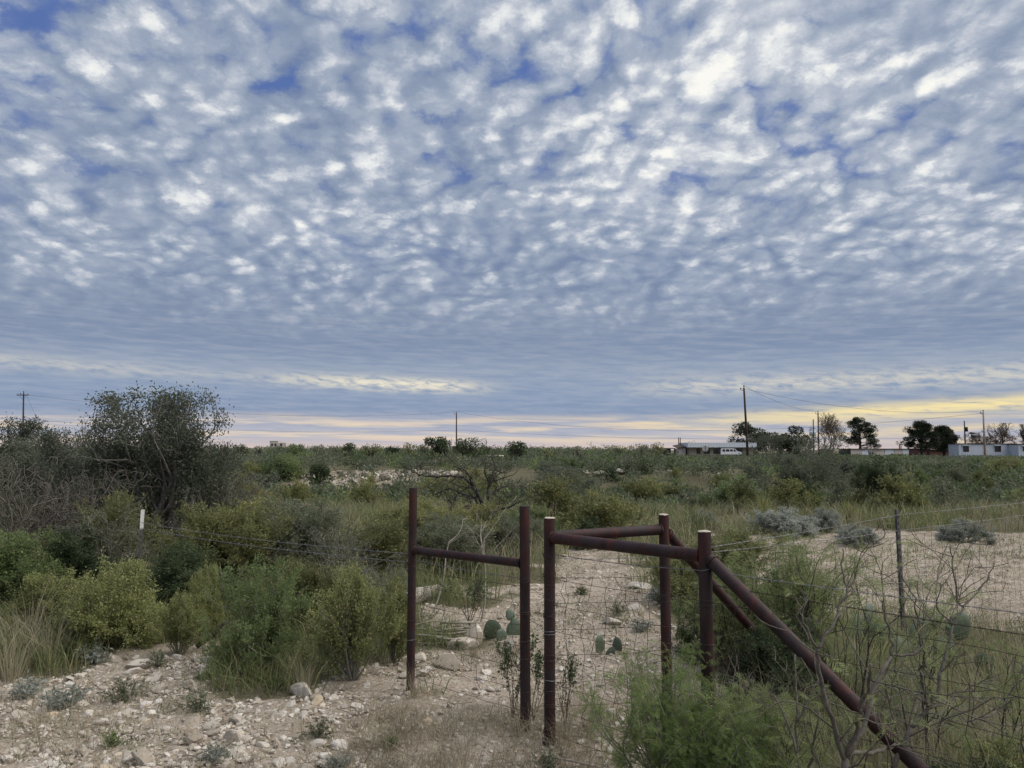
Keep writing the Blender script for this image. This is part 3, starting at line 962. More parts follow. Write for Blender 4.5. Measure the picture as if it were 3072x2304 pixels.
def red_shed():
    y = 168.0
    x0, x1 = xat(1984, y), xat(2052, y)
    g = gz(x0, y); L = x1 - x0
    H0, H1 = zat(970, y) - g, zat(975, y) - g
    r = tag(empty('red_shed', (x0, y, g)), 'dull red shed with a sloping roof behind the pair of pines', 'shed')
    V = [(0, 0, 0), (L, 0, 0), (L, 4, 0), (0, 4, 0), (0, 0, H0), (L, 0, H1), (L, 4, H1), (0, 4, H0)]
    part('wall', MB().add(V, [(0, 3, 2, 1), (0, 1, 5, 4), (1, 2, 6, 5), (2, 3, 7, 6), (3, 0, 4, 7)]), 'red_wall', r)
    V = [(-.2, -.3, H0 + .01), (L + .2, -.3, H1 + .01), (L + .2, 4.3, H1 + .01), (-.2, 4.3, H0 + .01)]
    V = V + [(a, b, c + .12) for a, b, c in V]
    part('roof', MB().add(V, [(0, 3, 2, 1), (4, 5, 6, 7), (0, 1, 5, 4), (1, 2, 6, 5), (2, 3, 7, 6), (3, 0, 4, 7)]), 'red_wall', r)
    part('window', MB().box(L * .28, L * .28 + .5, -.03, -.002, .5, 1.3), 'glass_dark', r)
    for q in (L * .5, L * .66, L * .82):
        part('seam', MB().box(q, q + .06, -.03, -.002, 0.02, min(H0, H1) - .02), 'brown_roof', r)

def van():
    y = 172.0
    x0 = xat(1558, y); L = xat(1602, y) - x0
    g = zat(985.5, y)
    r = tag(empty('white_van', (x0, y, g), R(-9)), 'white passenger van parked nose right in front of the low house', 'van')
    # side outline, extruded and narrowed towards the roof
    s = L / 5.2
    pr = [(0, .45), (.02, 1.0), (.12, 1.75), (.35, 1.98), (3.0, 2.0), (3.45, 1.88), (4.05, 1.25), (4.95, 1.08), (5.18, .9), (5.2, .45)]
    W = 1.9
    V = []
    for side in (0, 1):
        for a, b in pr:
            inn = .16 * max(0, (b - 1.1) / .9)
            V.append((a * s, (inn if side == 0 else W - inn), b * s))
    n = len(pr)
    Q = [(i, (i + 1) % n, n + (i + 1) % n, n + i) for i in range(n)]
    T = []
    for i in range(1, n - 1):
        T.append((0, i + 1, i) if False else (0, i, i + 1)); T.append((n, n + i + 1, n + i))
    part('body', MB().add(V, [q[::-1] for q in Q], [t[::-1] for t in T]), 'car_white', r)
    for a, b in ((.35, 1.05), (1.2, 2.1), (2.25, 2.95)):
        part('window', MB().add([(a * s, .02, 1.2 * s), (b * s, .02, 1.2 * s), (b * s - .03, .12, 1.78 * s), (a * s + .03, .12, 1.78 * s)], [(0, 1, 2, 3)]), 'glass_dark', r)
    part('window', MB().add([(3.1 * s, .02, 1.2 * s), (3.85 * s, .02, 1.2 * s), (3.42 * s, .12, 1.74 * s), (3.1 * s, .12, 1.78 * s)], [(0, 1, 2, 3)]), 'glass_dark', r)
    part('windscreen', MB().add([(4.04 * s, .12, 1.29 * s), (4.04 * s, W - .12, 1.29 * s), (3.5 * s, W - .22, 1.87 * s), (3.5 * s, .22, 1.87 * s)], [(0, 1, 2, 3)]), 'glass_dark', r)
    for a in (.95, 4.2):
        for yy in (.12, W - .12):
            w = part('wheel', MB().tube([(a * s, yy - .1, .36), (a * s, yy + .1, .36)], .36, 18), 'rubber', r)
            part('hub', MB().tube([(a * s, yy - .11, .36), (a * s, yy - .102, .36)], .20, 14), 'sign_back', w)
    part('headlight', MB().box(5.1 * s, 5.22 * s, .1, .45, .8 * s, .98 * s), 'lamp_glass', r)
    part('headlight', MB().box(5.1 * s, 5.22 * s, W - .45, W - .1, .8 * s, .98 * s), 'lamp_glass', r)
    part('bumper', MB().box(5.12 * s, 5.28 * s, .05, W - .05, .42 * s, .58 * s), 'dark_metal', r)

def sign():
    y = 150.0
    x = xat(1524, y); zc = zat(969, y); g = gz(x, y)
    r = tag(empty('road_sign', (x, y, g)), 'round cornered road sign seen from behind in front of the low house', 'sign')
    a = (np.arange(8) + .5) / 8 * 2 * math.pi
    rad = .62
    ring = np.stack([np.cos(a) * rad, np.zeros(8), np.sin(a) * rad + zc - g], 1)
    V = np.concatenate([ring, ring + [0, .02, 0]])
    Q = [(i, (i + 1) % 8, 8 + (i + 1) % 8, 8 + i) for i in range(8)] + [(0, 1, 2, 3), (0, 3, 4, 7), (4, 5, 6, 7), (11, 10, 9, 8), (15, 12, 11, 8), (15, 14, 13, 12)]
    part('plate', MB().add(V, Q), 'sign_back', r)
    part('post', MB().box(-.04, .04, -.05, -.003, -.3, zc - g + .5), 'dark_metal', r)

def tan_block():
    y = 320.0
    x = xat(582, y); g = gz(x, y)
    r = tag(empty('far_building', (x, y, g)), 'tiny tan building on the horizon right of the twisted tree', 'building')
    H = zat(953.5, y) - g
    part('wall', MB().box(0, 3.4, 0, 5, 0, H).box(3.45, 6.5, .5, 5, 0, H - .5), 'pale_wall', r)
    part('roof', MB().box(-.1, 3.42, -.1, 5.1, H + .01, H + .15), 'tan_wall', r)
    for q in (.6, 2.0, 4.2): part('window', MB().box(q, q + .8, -.05 if q < 3 else .45, -.01 if q < 3 else .49, H - 1.9, H - .9), 'glass_dark', r)

def water_tower():
    y = 620.0
    x = xat(1757, y); g = gz(x, y)
    zt = zat(929, y) - g
    r = tag(empty('water_tower', (x, y, g)), 'small pale water tower far off between the two thin poles', 'water tower')
    a = np.linspace(0, math.pi, 9)
    P = [(0, 0, zt - 5.2 + 5.2 * t) for t in np.linspace(0, 1, 9)]
    part('tank', MB().tube(P, np.array([.2, 1.9, 2.5, 2.7, 2.7, 2.7, 2.4, 1.6, .1])), 'white_siding', r, True)
    for sx in (-1, 1):
        for sy in (-1, 1):
            part('leg', MB().tube([(sx * 2.6, sy * 2.6, -1), (sx * 1.7, sy * 1.7, zt - 3.6)], .16, 6), 'white_siding', r)

def pale_rail():
    y = 95.0
    xa, xb = xat(985, y), xat(1088, y)
    r = tag(empty('pale_pipe_rail', (xa, y, gz(xa, y))), 'long pale pipe rail lying level in the scrub below the middle utility pole', 'rail')
    z = zat(984.0, y) - gz(xa, y)
    part('pipe', MB().tube([(0, 0, z), (xb - xa, 0, z - .05)], .09, 8), 'pale_wall', r, True)
    for q in (.3, 2.2, 4.2, xb - xa - .3): part('post', MB().tube([(q, 0, -.3), (q, 0, z - .08)], .06, 6), 'pale_wall', r, True)

far_house()
white_trailer(2072, 2196, 152, 959.5, 987, 'long white ribbed mobile home at the right behind the pale utility pole')
white_trailer(2201, 2330, 149, 960.5, 987, 'white mobile home cut by the right edge')
long_white_building(); red_shed(); van(); sign(); tan_block(); water_tower(); pale_rail()

# ------------------------------------------------------------------ poles and lines
def util_pole(col_base, y, row_top, label, mat='pole', col_top=None, arm=None, width=.15, insul=True, lamp=None, transformer=False, name='utility_pole', cat='utility pole'):
    xb = xat(col_base, y); g = gz(xb, y); zt = zat(row_top, y)
    xt = xat(col_top if col_top is not None else col_base, y, zt)
    r = tag(empty(name, (xb, y, g)), label, cat)
    top = np.array([xt - xb, 0, zt - g])
    mb = MB().tube([(0, 0, -1), top * .5, top], [width * 1.15, width, width * .8], 10)
    part('pole', mb, mat, r, True)
    if arm:
        za = zt - g - arm[1]
        f = za / (zt - g)
        cx = top[0] * f
        a = part('crossarm', MB().box(cx - arm[0], cx + arm[0], -width - .13, -width - .005, za - .07, za + .07), mat, r)
        for q in (-.92, -.72, .72, .92):
            part('insulator', MB().tube([(cx + q * arm[0], -width - .07, za + .071), (cx + q * arm[0], -width - .07, za + .34)], [.06, .09], 8), 'sign_back', a)
        for s in (-1, 1):
            part('arm_brace', MB().tube([(cx + s * arm[0] * .55, -width - .06, za - .06), (cx + s * .05, -width - .06, za - .85)], .025, 5), 'dark_metal', r)
    if insul:
        part('insulator', MB().tube([top + [0, 0, .01], top + [0, 0, .38]], [.05, .10], 8), 'dark_metal', r)
        part('bracket', MB().tube([top + [0, -.05, -.45], top + [-.55, -.1, -.30]], .04, 6).tube([top + [-.55, -.1, -.30], top + [-.55, -.1, .0]], [.05, .09], 8), 'dark_metal', r)
    if transformer:
        part('transformer', MB().tube([top + [.25, -.35, -2.6], top + [.25, -.35, -1.5]], .30, 12), 'dark_metal', r, True)
    if lamp:
        zl, reach = lamp
        cx = top[0] * zl / (zt - g)
        part('lamp_arm', MB().tube([(cx, 0, zl - .3), (cx + reach * .9, 0, zl)], .04, 6), 'dark_metal', r)
        part('lamp_head', MB().tube([(cx + reach - .75, 0, zl + .1), (cx + reach + .75, 0, zl + .1)], [.25, .12], 8), 'dark_metal', r)
    return np.array([xt, y, zt])
tp = {}
tp['a'] = util_pole(49, 158, 849, 'dark utility pole with a cross arm at the far left above the dark tree', col_top=51, arm=(1.25, .45), width=.17)
tp['a2'] = util_pole(56, 330, 909, 'smaller distant utility pole with a cross arm beside the far left pole', col_top=57.5, arm=(1.6, 1.0), width=.2, insul=False)
tp['m'] = util_pole(986, 222, 892, 'lone slim utility pole in the middle of the horizon', width=.20)
tp['l'] = util_pole(1616, 118, 838, 'tall leaning dark utility pole in front of the low house', col_top=1607, width=.17)
tp['s1'] = util_pole(1757, 190, 906, 'shorter thin pole left of the bare windblown tree', insul=False, width=.14)
tp['s2'] = util_pole(1769, 170, 891, 'taller thin pole in front of the bare windblown tree', col_top=1767, width=.15)
tp['r1'] = util_pole(2086, 185, 909, 'dark utility pole with a transformer above the white mobile home', col_top=2083, width=.16, transformer=True, insul=False, lamp=(5.6, 2.0))
tp['r2'] = util_pole(2128, 141, 890, 'pale utility pole standing in front of the white mobile home', 'pole_pale', col_top=2124, width=.17)
util_pole(2100, 160, 936, 'street lamp on a thin stem behind the pale utility pole', 'dark_metal', width=.09, insul=False, lamp=(4.35, .6), name='street_lamp', cat='street lamp')
util_pole(1466, 186, 945, 'left of two thin vent pipes beside the low house', 'pole', width=.12, insul=False, name='standpipe', cat='pipe')
util_pole(1469.5, 186, 945.5, 'right of two thin vent pipes beside the low house', 'pole', width=.12, insul=False, name='standpipe', cat='pipe')

def line(a, b, sag, label, r=.022):
    n = 25
    t = np.linspace(0, 1, n)
    P = np.asarray(a) + (np.asarray(b) - np.asarray(a)) * t[:, None]
    P[:, 2] -= sag * 4 * t * (1 - t)
    tag(put('power_line', MB().tube(P, r, 5, cap=False).mesh('power_line', M['cable'], False)), label, 'cable')
o1, o2 = np.array([0, 0, .3]), np.array([0, 0, -2.2])
line(tp['a'] + o1 - [0, 0, .6], tp['m'] + o1, 2.6, 'upper power line from the far left pole to the middle pole')
line(tp['a'] + o2 - [0, 0, 3.2], tp['m'] + [0, 0, -4.9], 1.4, 'lower power line from the far left pole to the middle pole')
line(tp['m'] + o1, tp['r2'] + o1 - [0, 0, .5], 4.2, 'upper power line from the middle pole to the pale pole at the right')
line(tp['m'] + [0, 0, -4.9], tp['r2'] + [0, 0, -4.6], 1.3, 'lower power line from the middle pole to the pale pole at the right')
line(tp['l'] + [0, 0, .3], tp['s2'] + [0, 0, .2], .8, 'power line from the leaning pole to the taller thin pole')
line(tp['l'] + [-.5, 0, 0], tp['r2'] + [0, 0, .2], 1.6, 'power line from the leaning pole to the pale pole')
line(tp['a'] + [.6, 0, -.4], (xat(122, 120), 120, gz(xat(122, 120), 120)), .2, 'guy cable slanting down from the far left pole', .02)

# ================================================================== plants: skeletons of branches that carry leaves
def grow(rng, P, d, L, r, lvl, cfg, out):
    n = cfg.get('n', 5)
    pts = [np.array(P, float)]
    d = np.array(d, float)
    for i in range(n - 1):
        d = d + rng.normal(0, cfg['wob'], 3)
        d[2] += cfg['up'][min(lvl, len(cfg['up']) - 1)]
        d /= np.linalg.norm(d)
        pts.append(pts[-1] + d * L / (n - 1))
    pts = np.array(pts)
    out.append((pts, r, r * cfg['taper'], lvl))
    if lvl >= cfg['levels']: return
    nk = cfg['kids'][lvl]
    nk = max(1, int(rng.poisson(nk))) if cfg.get('poisson', True) else nk
    for i in range(nk):
        f = rng.uniform(cfg['from'], 1.0) if i else 1.0
        q = f * (n - 1); a = min(int(q), n - 2)
        p = pts[a] + (pts[a + 1] - pts[a]) * (q - a)
        dd = pts[a + 1] - pts[a]; dd /= np.linalg.norm(dd)
        v = rng.normal(size=3); v -= dd * (v @ dd); v /= np.linalg.norm(v)
        an = R(rng.uniform(*cfg['ang']))
        nd = dd * math.cos(an) + v * math.sin(an)
        grow(rng, p, nd, L * rng.uniform(*cfg['ratio']), r * cfg['thin'] * (1 - .3 * f), lvl + 1, cfg, out)

def twig_leaves(segs, lvls, per, rng, spread):
    C, U = [], []
    for pts, r0, r1, lv in segs:
        if lv not in lvls: continue
        n = per if np.isscalar(per) else per[lv]
        n = max(1, int(rng.uniform(.6, 1.4) * n))
        t = rng.uniform(.1, 1, n) * (len(pts) - 1)
        a = np.minimum(t.astype(int), len(pts) - 2)
        p = pts[a] + (pts[a + 1] - pts[a]) * (t - a)[:, None]
        d = pts[a + 1] - pts[a]; d /= np.linalg.norm(d, axis=1, keepdims=True)
        C.append(p + rng.normal(0, spread, (n, 3)))
        U.append(d * .8 + rng.normal(0, .75, (n, 3)))
    return np.concatenate(C), np.concatenate(U)

class Proto:
    """branch mesh + foliage mesh of a plant of a known size, standing at the origin"""
    pass

def make_plant(name, H, W, cfg, leaf, bark, per=40, lvls=None, leafL=.016, leafW=.007, spread=.01, sides=3, min_r=0.0, keep_lvl=9, base_r=.05, pinnate=None, bend=.08):
    rng = rng_new()
    segs = []
    for s in range(cfg['stems']):
        a = rng.uniform(0, 2 * math.pi)
        t = R(rng.uniform(*cfg['tilt']))
        p = np.array([math.cos(a), math.sin(a), 0]) * base_r * rng.uniform(0, 1)
        p[2] = -.03
        grow(rng, p, (math.sin(t) * math.cos(a), math.sin(t) * math.sin(a), math.cos(t)), rng.uniform(.75, 1.1), cfg['r0'] * rng.uniform(.7, 1.1), 0, cfg, segs)
    allp = np.concatenate([s[0] for s in segs])
    q = np.percentile(allp[:, 2], 98.5)
    wx = np.percentile(np.hypot(allp[:, 0], allp[:, 1]), 96) * 2
    sc_ = np.array([W / wx, W / wx, H / q])
    crown = allp[allp[:, 2] > .45 * q][:, :2].mean(0)          # lean of the whole plant, taken out so that the crown stands over the foot
    def fit(p):
        p = p.copy()
        p[:, :2] -= crown * np.clip(p[:, 2:3] / (.75 * q), 0, 1)
        p = p * sc_
        over = np.maximum(p[:, 2] - H * .97, 0); p[:, 2] -= over * (.75 if cfg['levels'] > 2 else .35)          # no stray shoots far outside the crown
        rad = np.hypot(p[:, 0], p[:, 1]) + 1e-6
        out_ = np.maximum(rad - W * .5, 0)
        p[:, :2] *= (1 - (.6 if cfg['levels'] > 2 else .35) * out_ / rad)[:, None]
        return p
    segs = [(fit(p), a * 1.0, b, l) for p, a, b, l in segs]
    br = MB()
    for pts, r0, r1, lv in segs:
        if lv > keep_lvl: continue
        pp = pts if lv < 2 else pts[::2] if len(pts) > 3 else pts
        br.tube(pp, np.linspace(max(r0, min_r), max(r1, min_r), len(pp)), sides + (2 if lv == 0 else 0), cap=False)
    pr = Proto()
    pr.name, pr.H, pr.W = name, H, W
    pr.branch = br.mesh('stems', M[bark], True)
    pr.leaf = None
    if leaf:
        lm = MB()
        C, U = twig_leaves(segs, lvls or [cfg['levels'], cfg['levels'] - 1], per, rng, spread)
        C[:, 2] = np.maximum(C[:, 2], .01)
        if pinnate:
            pinnate_leaves(lm, C, U, pinnate, rng)
        else:
            n = len(C)
            lm.leaves(C, U, leafL * rng.uniform(.6, 1.3, n), leafW * rng.uniform(.7, 1.25, n), rng, bend=bend)
        pr.leaf = lm.mesh('foliage', M[leaf], False)
    return pr

def pinnate_leaves(mb, C, U, L, rng, pairs=11, leaflet=.24, wid=.034):
    """feathery leaves: a drooping midrib with narrow leaflets in pairs"""
    n = len(C)
    U = U / (np.linalg.norm(U, axis=1, keepdims=True) + 1e-9)
    Ls = L * rng.uniform(.6, 1.25, n)
    S = np.cross(U, rng.normal(size=(n, 3)) + np.array([0, 0, 1.4])); S /= np.linalg.norm(S, axis=1, keepdims=True)
    t = (np.arange(pairs) + 1.0) / pairs
    droop = rng.uniform(.15, .6, n)
    P = C[:, None, :] + U[:, None, :] * (Ls[:, None] * t)[:, :, None]
    P[:, :, 2] -= (droop * Ls)[:, None] * t[None, :] ** 2
    D = U[:, None, :] * np.ones((1, pairs, 1)); D[:, :, 2] -= 2 * droop[:, None] * t[None, :]
    D /= np.linalg.norm(D, axis=2, keepdims=True)
    size = np.sin(math.pi * (.15 + .8 * t))[None, :] * (Ls * leaflet)[:, None] + .25 * (Ls * leaflet)[:, None]
    for sgn in (-1, 1):
        u = D * .55 + sgn * S[:, None, :] * .85 + rng.normal(0, .10, D.shape)
        u[:, :, 2] -= .15
        u /= np.linalg.norm(u, axis=2, keepdims=True)
        w = np.cross(u, np.cross(D, S[:, None, :] + 1e-6)); w /= np.linalg.norm(w, axis=2, keepdims=True) + 1e-9
        ww = (Ls * wid)[:, None, None] * w * .5
        tip = P + u * size[:, :, None]
        mid = P + u * size[:, :, None] * .5
        V = np.stack([P, mid + ww, tip, mid - ww], 2).reshape(-1, 3)
        mb.add(V, np.arange(len(V)).reshape(-1, 4))
    # midrib
    W = np.cross(D[:, 0], S) * (Ls * .012)[:, None]
    V = np.stack([C - W, C + W, P[:, pairs // 2] + W, P[:, pairs // 2] - W, P[:, -1] + W * .4, P[:, -1] - W * .4], 1).reshape(-1, 3)
    b = np.arange(n)[:, None] * 6
    mb.add(V, np.concatenate([b + np.array([[0, 1, 2, 3]]), b + np.array([[3, 2, 4, 5]])]))

def plant(pr, x, y, h, w, label, cat, group=None, name=None, rz=None, z=None, tilt=0.0):
    rng = np.random.default_rng(int(abs(x * 7919 + y * 104729)) + 5)
    z = gz(x, y) if z is None else z
    rz = rng.uniform(0, 2 * math.pi) if rz is None else rz
    o = empty(name or pr.name, (x, y, z), rz, (w / pr.W, w / pr.W, h / pr.H))
    if tilt: o.rotation_euler[0] = R(rng.normal(0, tilt)); o.rotation_euler[1] = R(rng.normal(0, tilt))
    tag(o, label, cat, group)
    if pr.branch: put(getattr(pr, 'bname', 'stems'), pr.branch, o)
    if pr.leaf: put('foliage', pr.leaf, o)
    return o

BUSH = dict(stems=15, tilt=(4, 80), levels=2, kids=[6, 6], ang=(18, 60), ratio=(.42, .7), r0=.010, thin=.62, taper=.5, wob=.135, up=[.02, .05, .03], **{'from': .25})
UPRIGHT = dict(BUSH, stems=16, tilt=(2, 38), ang=(12, 40), up=[.05, .08, .06], wob=.08)
WIRY = dict(BUSH, stems=12, tilt=(5, 60), kids=[6, 7], ang=(25, 75), wob=.2, up=[.0, .02, .01])
LOW = dict(BUSH, stems=16, tilt=(25, 80), kids=[5, 5], up=[.01, .04, .03])

def S(r0, **k): return k
PR = {}
def protos():
    # close shrubs, leaf by leaf
    PR['creo1'] = make_plant('shrub', .68, .85, BUSH, 'creosote', 'twig_brown', per=44, lvls=[0, 1, 2], leafL=.021, leafW=.011, spread=.016)
    PR['creo2'] = make_plant('shrub', .75, .75, dict(UPRIGHT, stems=20, tilt=(2, 70)), 'creosote', 'twig', per=34, lvls=[0, 1, 2], leafL=.022, leafW=.010, spread=.014)
    PR['green1'] = make_plant('shrub', .72, .80, BUSH, 'green', 'twig', lvls=[0, 1, 2], per=46, leafL=.026, leafW=.009, spread=.016)
    PR['green2'] = make_plant('shrub', .70, .80, dict(BUSH, stems=10, wob=.14), 'green', 'twig_brown', lvls=[0, 1, 2], per=50, leafL=.024, leafW=.011, spread=.018)
    PR['olive1'] = make_plant('shrub', .95, 1.2, BUSH, 'olive', 'twig_brown', lvls=[0, 1, 2], per=48, leafL=.032, leafW=.014, spread=.022)
    PR['olive2'] = make_plant('shrub', 1.0, 1.0, UPRIGHT, 'olive', 'twig', lvls=[0, 1, 2], per=36, leafL=.036, leafW=.012, spread=.02)
    PR['dusk1'] = make_plant('shrub', .9, 1.2, BUSH, 'dusk', 'twig', per=40, leafL=.032, leafW=.013, spread=.022)
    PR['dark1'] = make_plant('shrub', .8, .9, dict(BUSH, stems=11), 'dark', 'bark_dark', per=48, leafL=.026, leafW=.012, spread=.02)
    PR['wiry1'] = make_plant('shrub', .9, 1.3, WIRY, 'dusk', 'twig', per=10, leafL=.026, leafW=.010, spread=.012)
    PR['silver1'] = make_plant('shrub', .5, .95, LOW, 'silver', 'twig', per=34, leafL=.036, leafW=.016, spread=.018)
    # shrubs of the middle distance
    for i, (nm, cfg, lf, bk) in enumerate((('m_dusk', BUSH, 'dusk', 'twig'), ('m_olive', BUSH, 'olive', 'twig_brown'), ('m_green', BUSH, 'green', 'twig_brown'),
                                           ('m_dark', dict(BUSH, stems=9), 'dark', 'bark_dark'), ('m_dusk2', WIRY, 'dusk', 'twig'), ('m_olive2', UPRIGHT, 'olive', 'twig'))):
        PR[nm] = make_plant('shrub', 1.0, 1.4, dict(cfg, kids=[4, 4], stems=9), lf, bk, per=26, leafL=.070, leafW=.030, spread=.04, keep_lvl=1, min_r=.006)
protos()

# ------------------------------------------------------------------ the trees on the left
OAK = dict(stems=5, tilt=(12, 52), levels=4, kids=[4, 4, 4, 3], ang=(20, 65), ratio=(.45, .78), r0=.075, thin=.60, taper=.55, wob=.20, up=[.02, .04, .03, .02], **{'from': .30}, n=6)
def tree_proto(name, H, W, cfg, leaf, bark, **kw):
    pr = make_plant(name, H, W, cfg, leaf, bark, **kw)
    pr.branch.name = 'limbs'; pr.bname = 'limbs'
    return pr
PR['oak'] = tree_proto('oak_tree', 2.6, 3.1, OAK, 'oak', 'bark', per=18, lvls=[3, 4], leafL=.048, leafW=.025, spread=.06, min_r=.005, base_r=.22, sides=4)
SEED[0] += 40
PR['oak2'] = tree_proto('oak_tree', 2.1, 2.4, dict(OAK, stems=5), 'oak', 'bark', per=17, lvls=[3, 4], leafL=.042, leafW=.020, spread=.06, min_r=.005, base_r=.2, sides=4)
DEAD = dict(OAK, stems=4, tilt=(10, 62), levels=4, kids=[4, 3, 3, 2], wob=.26, ang=(25, 75), up=[.0, .02, .01, .0], r0=.055)
PR['deadbrush'] = tree_proto('dead_shrub', 1.4, 2.2, dict(DEAD, stems=6, kids=[4, 4, 3, 2], r0=.028), None, 'mesquite_bark', min_r=.0035, base_r=.2)
PR['redbrush'] = tree_proto('dead_shrub', .7, .5, dict(DEAD, stems=8, kids=[3, 3, 2, 1], r0=.014, tilt=(4, 40)), None, 'twig_red', min_r=.004, base_r=.08)
MESQ = dict(OAK, stems=4, tilt=(6, 30), levels=3, kids=[4, 5, 5], wob=.14, r0=.035, up=[.03, .03, .0], **{'from': .4})
PR['mesq'] = tree_proto('mesquite_tree', 2.1, 2.6, MESQ, 'oak', 'bark', per=24, lvls=[2, 3], leafL=.085, leafW=.020, spread=.05, min_r=.005, base_r=.12)
PR['mesq2'] = tree_proto('mesquite_tree', 1.9, 1.7, dict(MESQ, stems=3), 'dark', 'bark_dark', per=26, lvls=[2, 3], leafL=.08, leafW=.020, spread=.05, min_r=.006, base_r=.08)

def col_plant(pr, col, y, h, w, label, cat, **k):
    return plant(pr, xat(col, y, .3), y, h, w, label, cat, **k)

def left_trees():
    col_plant(PR['oak'], 285, 11.6, 2.38, 2.9, 'largest dark grey leaved tree on the left with twisted pale limbs against the sky', 'tree', rz=2.6)
    col_plant(PR['oak2'], 385, 11.9, 2.46, 2.3, 'dark tree grown into the right side of the largest twisted tree', 'tree', rz=.9)
    col_plant(PR['oak2'], 140, 12.6, 1.90, 1.9, 'lower dark tree just left of the largest twisted tree', 'tree', rz=2.0)
    col_plant(PR['oak2'], 455, 12.6, 1.65, 1.7, 'low dark spreading tree at the right end of the twisted trees', 'tree', rz=4.1)
    col_plant(PR['oak2'], 0, 15.0, 2.15, 3.0, 'dark tree cut by the left edge below the utility poles', 'tree', rz=5.3)
    col_plant(PR['oak'], 95, 13.6, 1.75, 2.8, 'low tree behind the grey dead brush at the far left', 'tree', rz=3.0)
    col_plant(PR['deadbrush'], 45, 9.6, 1.55, 2.2, 'tangle of bare grey branches at the left edge', 'dead shrub', rz=1.0)
    col_plant(PR['deadbrush'], 150, 10.0, 1.35, 2.0, 'leafless grey brush in front of the lower dark tree', 'dead shrub', rz=3.6)
    col_plant(PR['deadbrush'], 500, 12.2, 1.25, 2.2, 'grey bare brush below the right flank of the twisted tree', 'dead shrub', rz=5.0)
    col_plant(PR['redbrush'], 92, 8.9, .62, .34, 'dull red dried stalk among the grey brush at the left', 'dead shrub')
    col_plant(PR['mesq'], 1728, 20.5, 2.10, 2.5, 'open grey green mesquite tree with bare trunks right of the pipe gate', 'tree', rz=.4)
    col_plant(PR['mesq2'], 1893, 21.5, 1.45, 1.5, 'small dark stemmed mesquite tree standing behind the plain steel post', 'tree', rz=1.4)
    col_plant(PR['mesq'], 1215, 20.5, 1.25, 2.4, 'low leaning grey mesquite between the dead tree and the pipe gate', 'tree', rz=2.4)
left_trees()

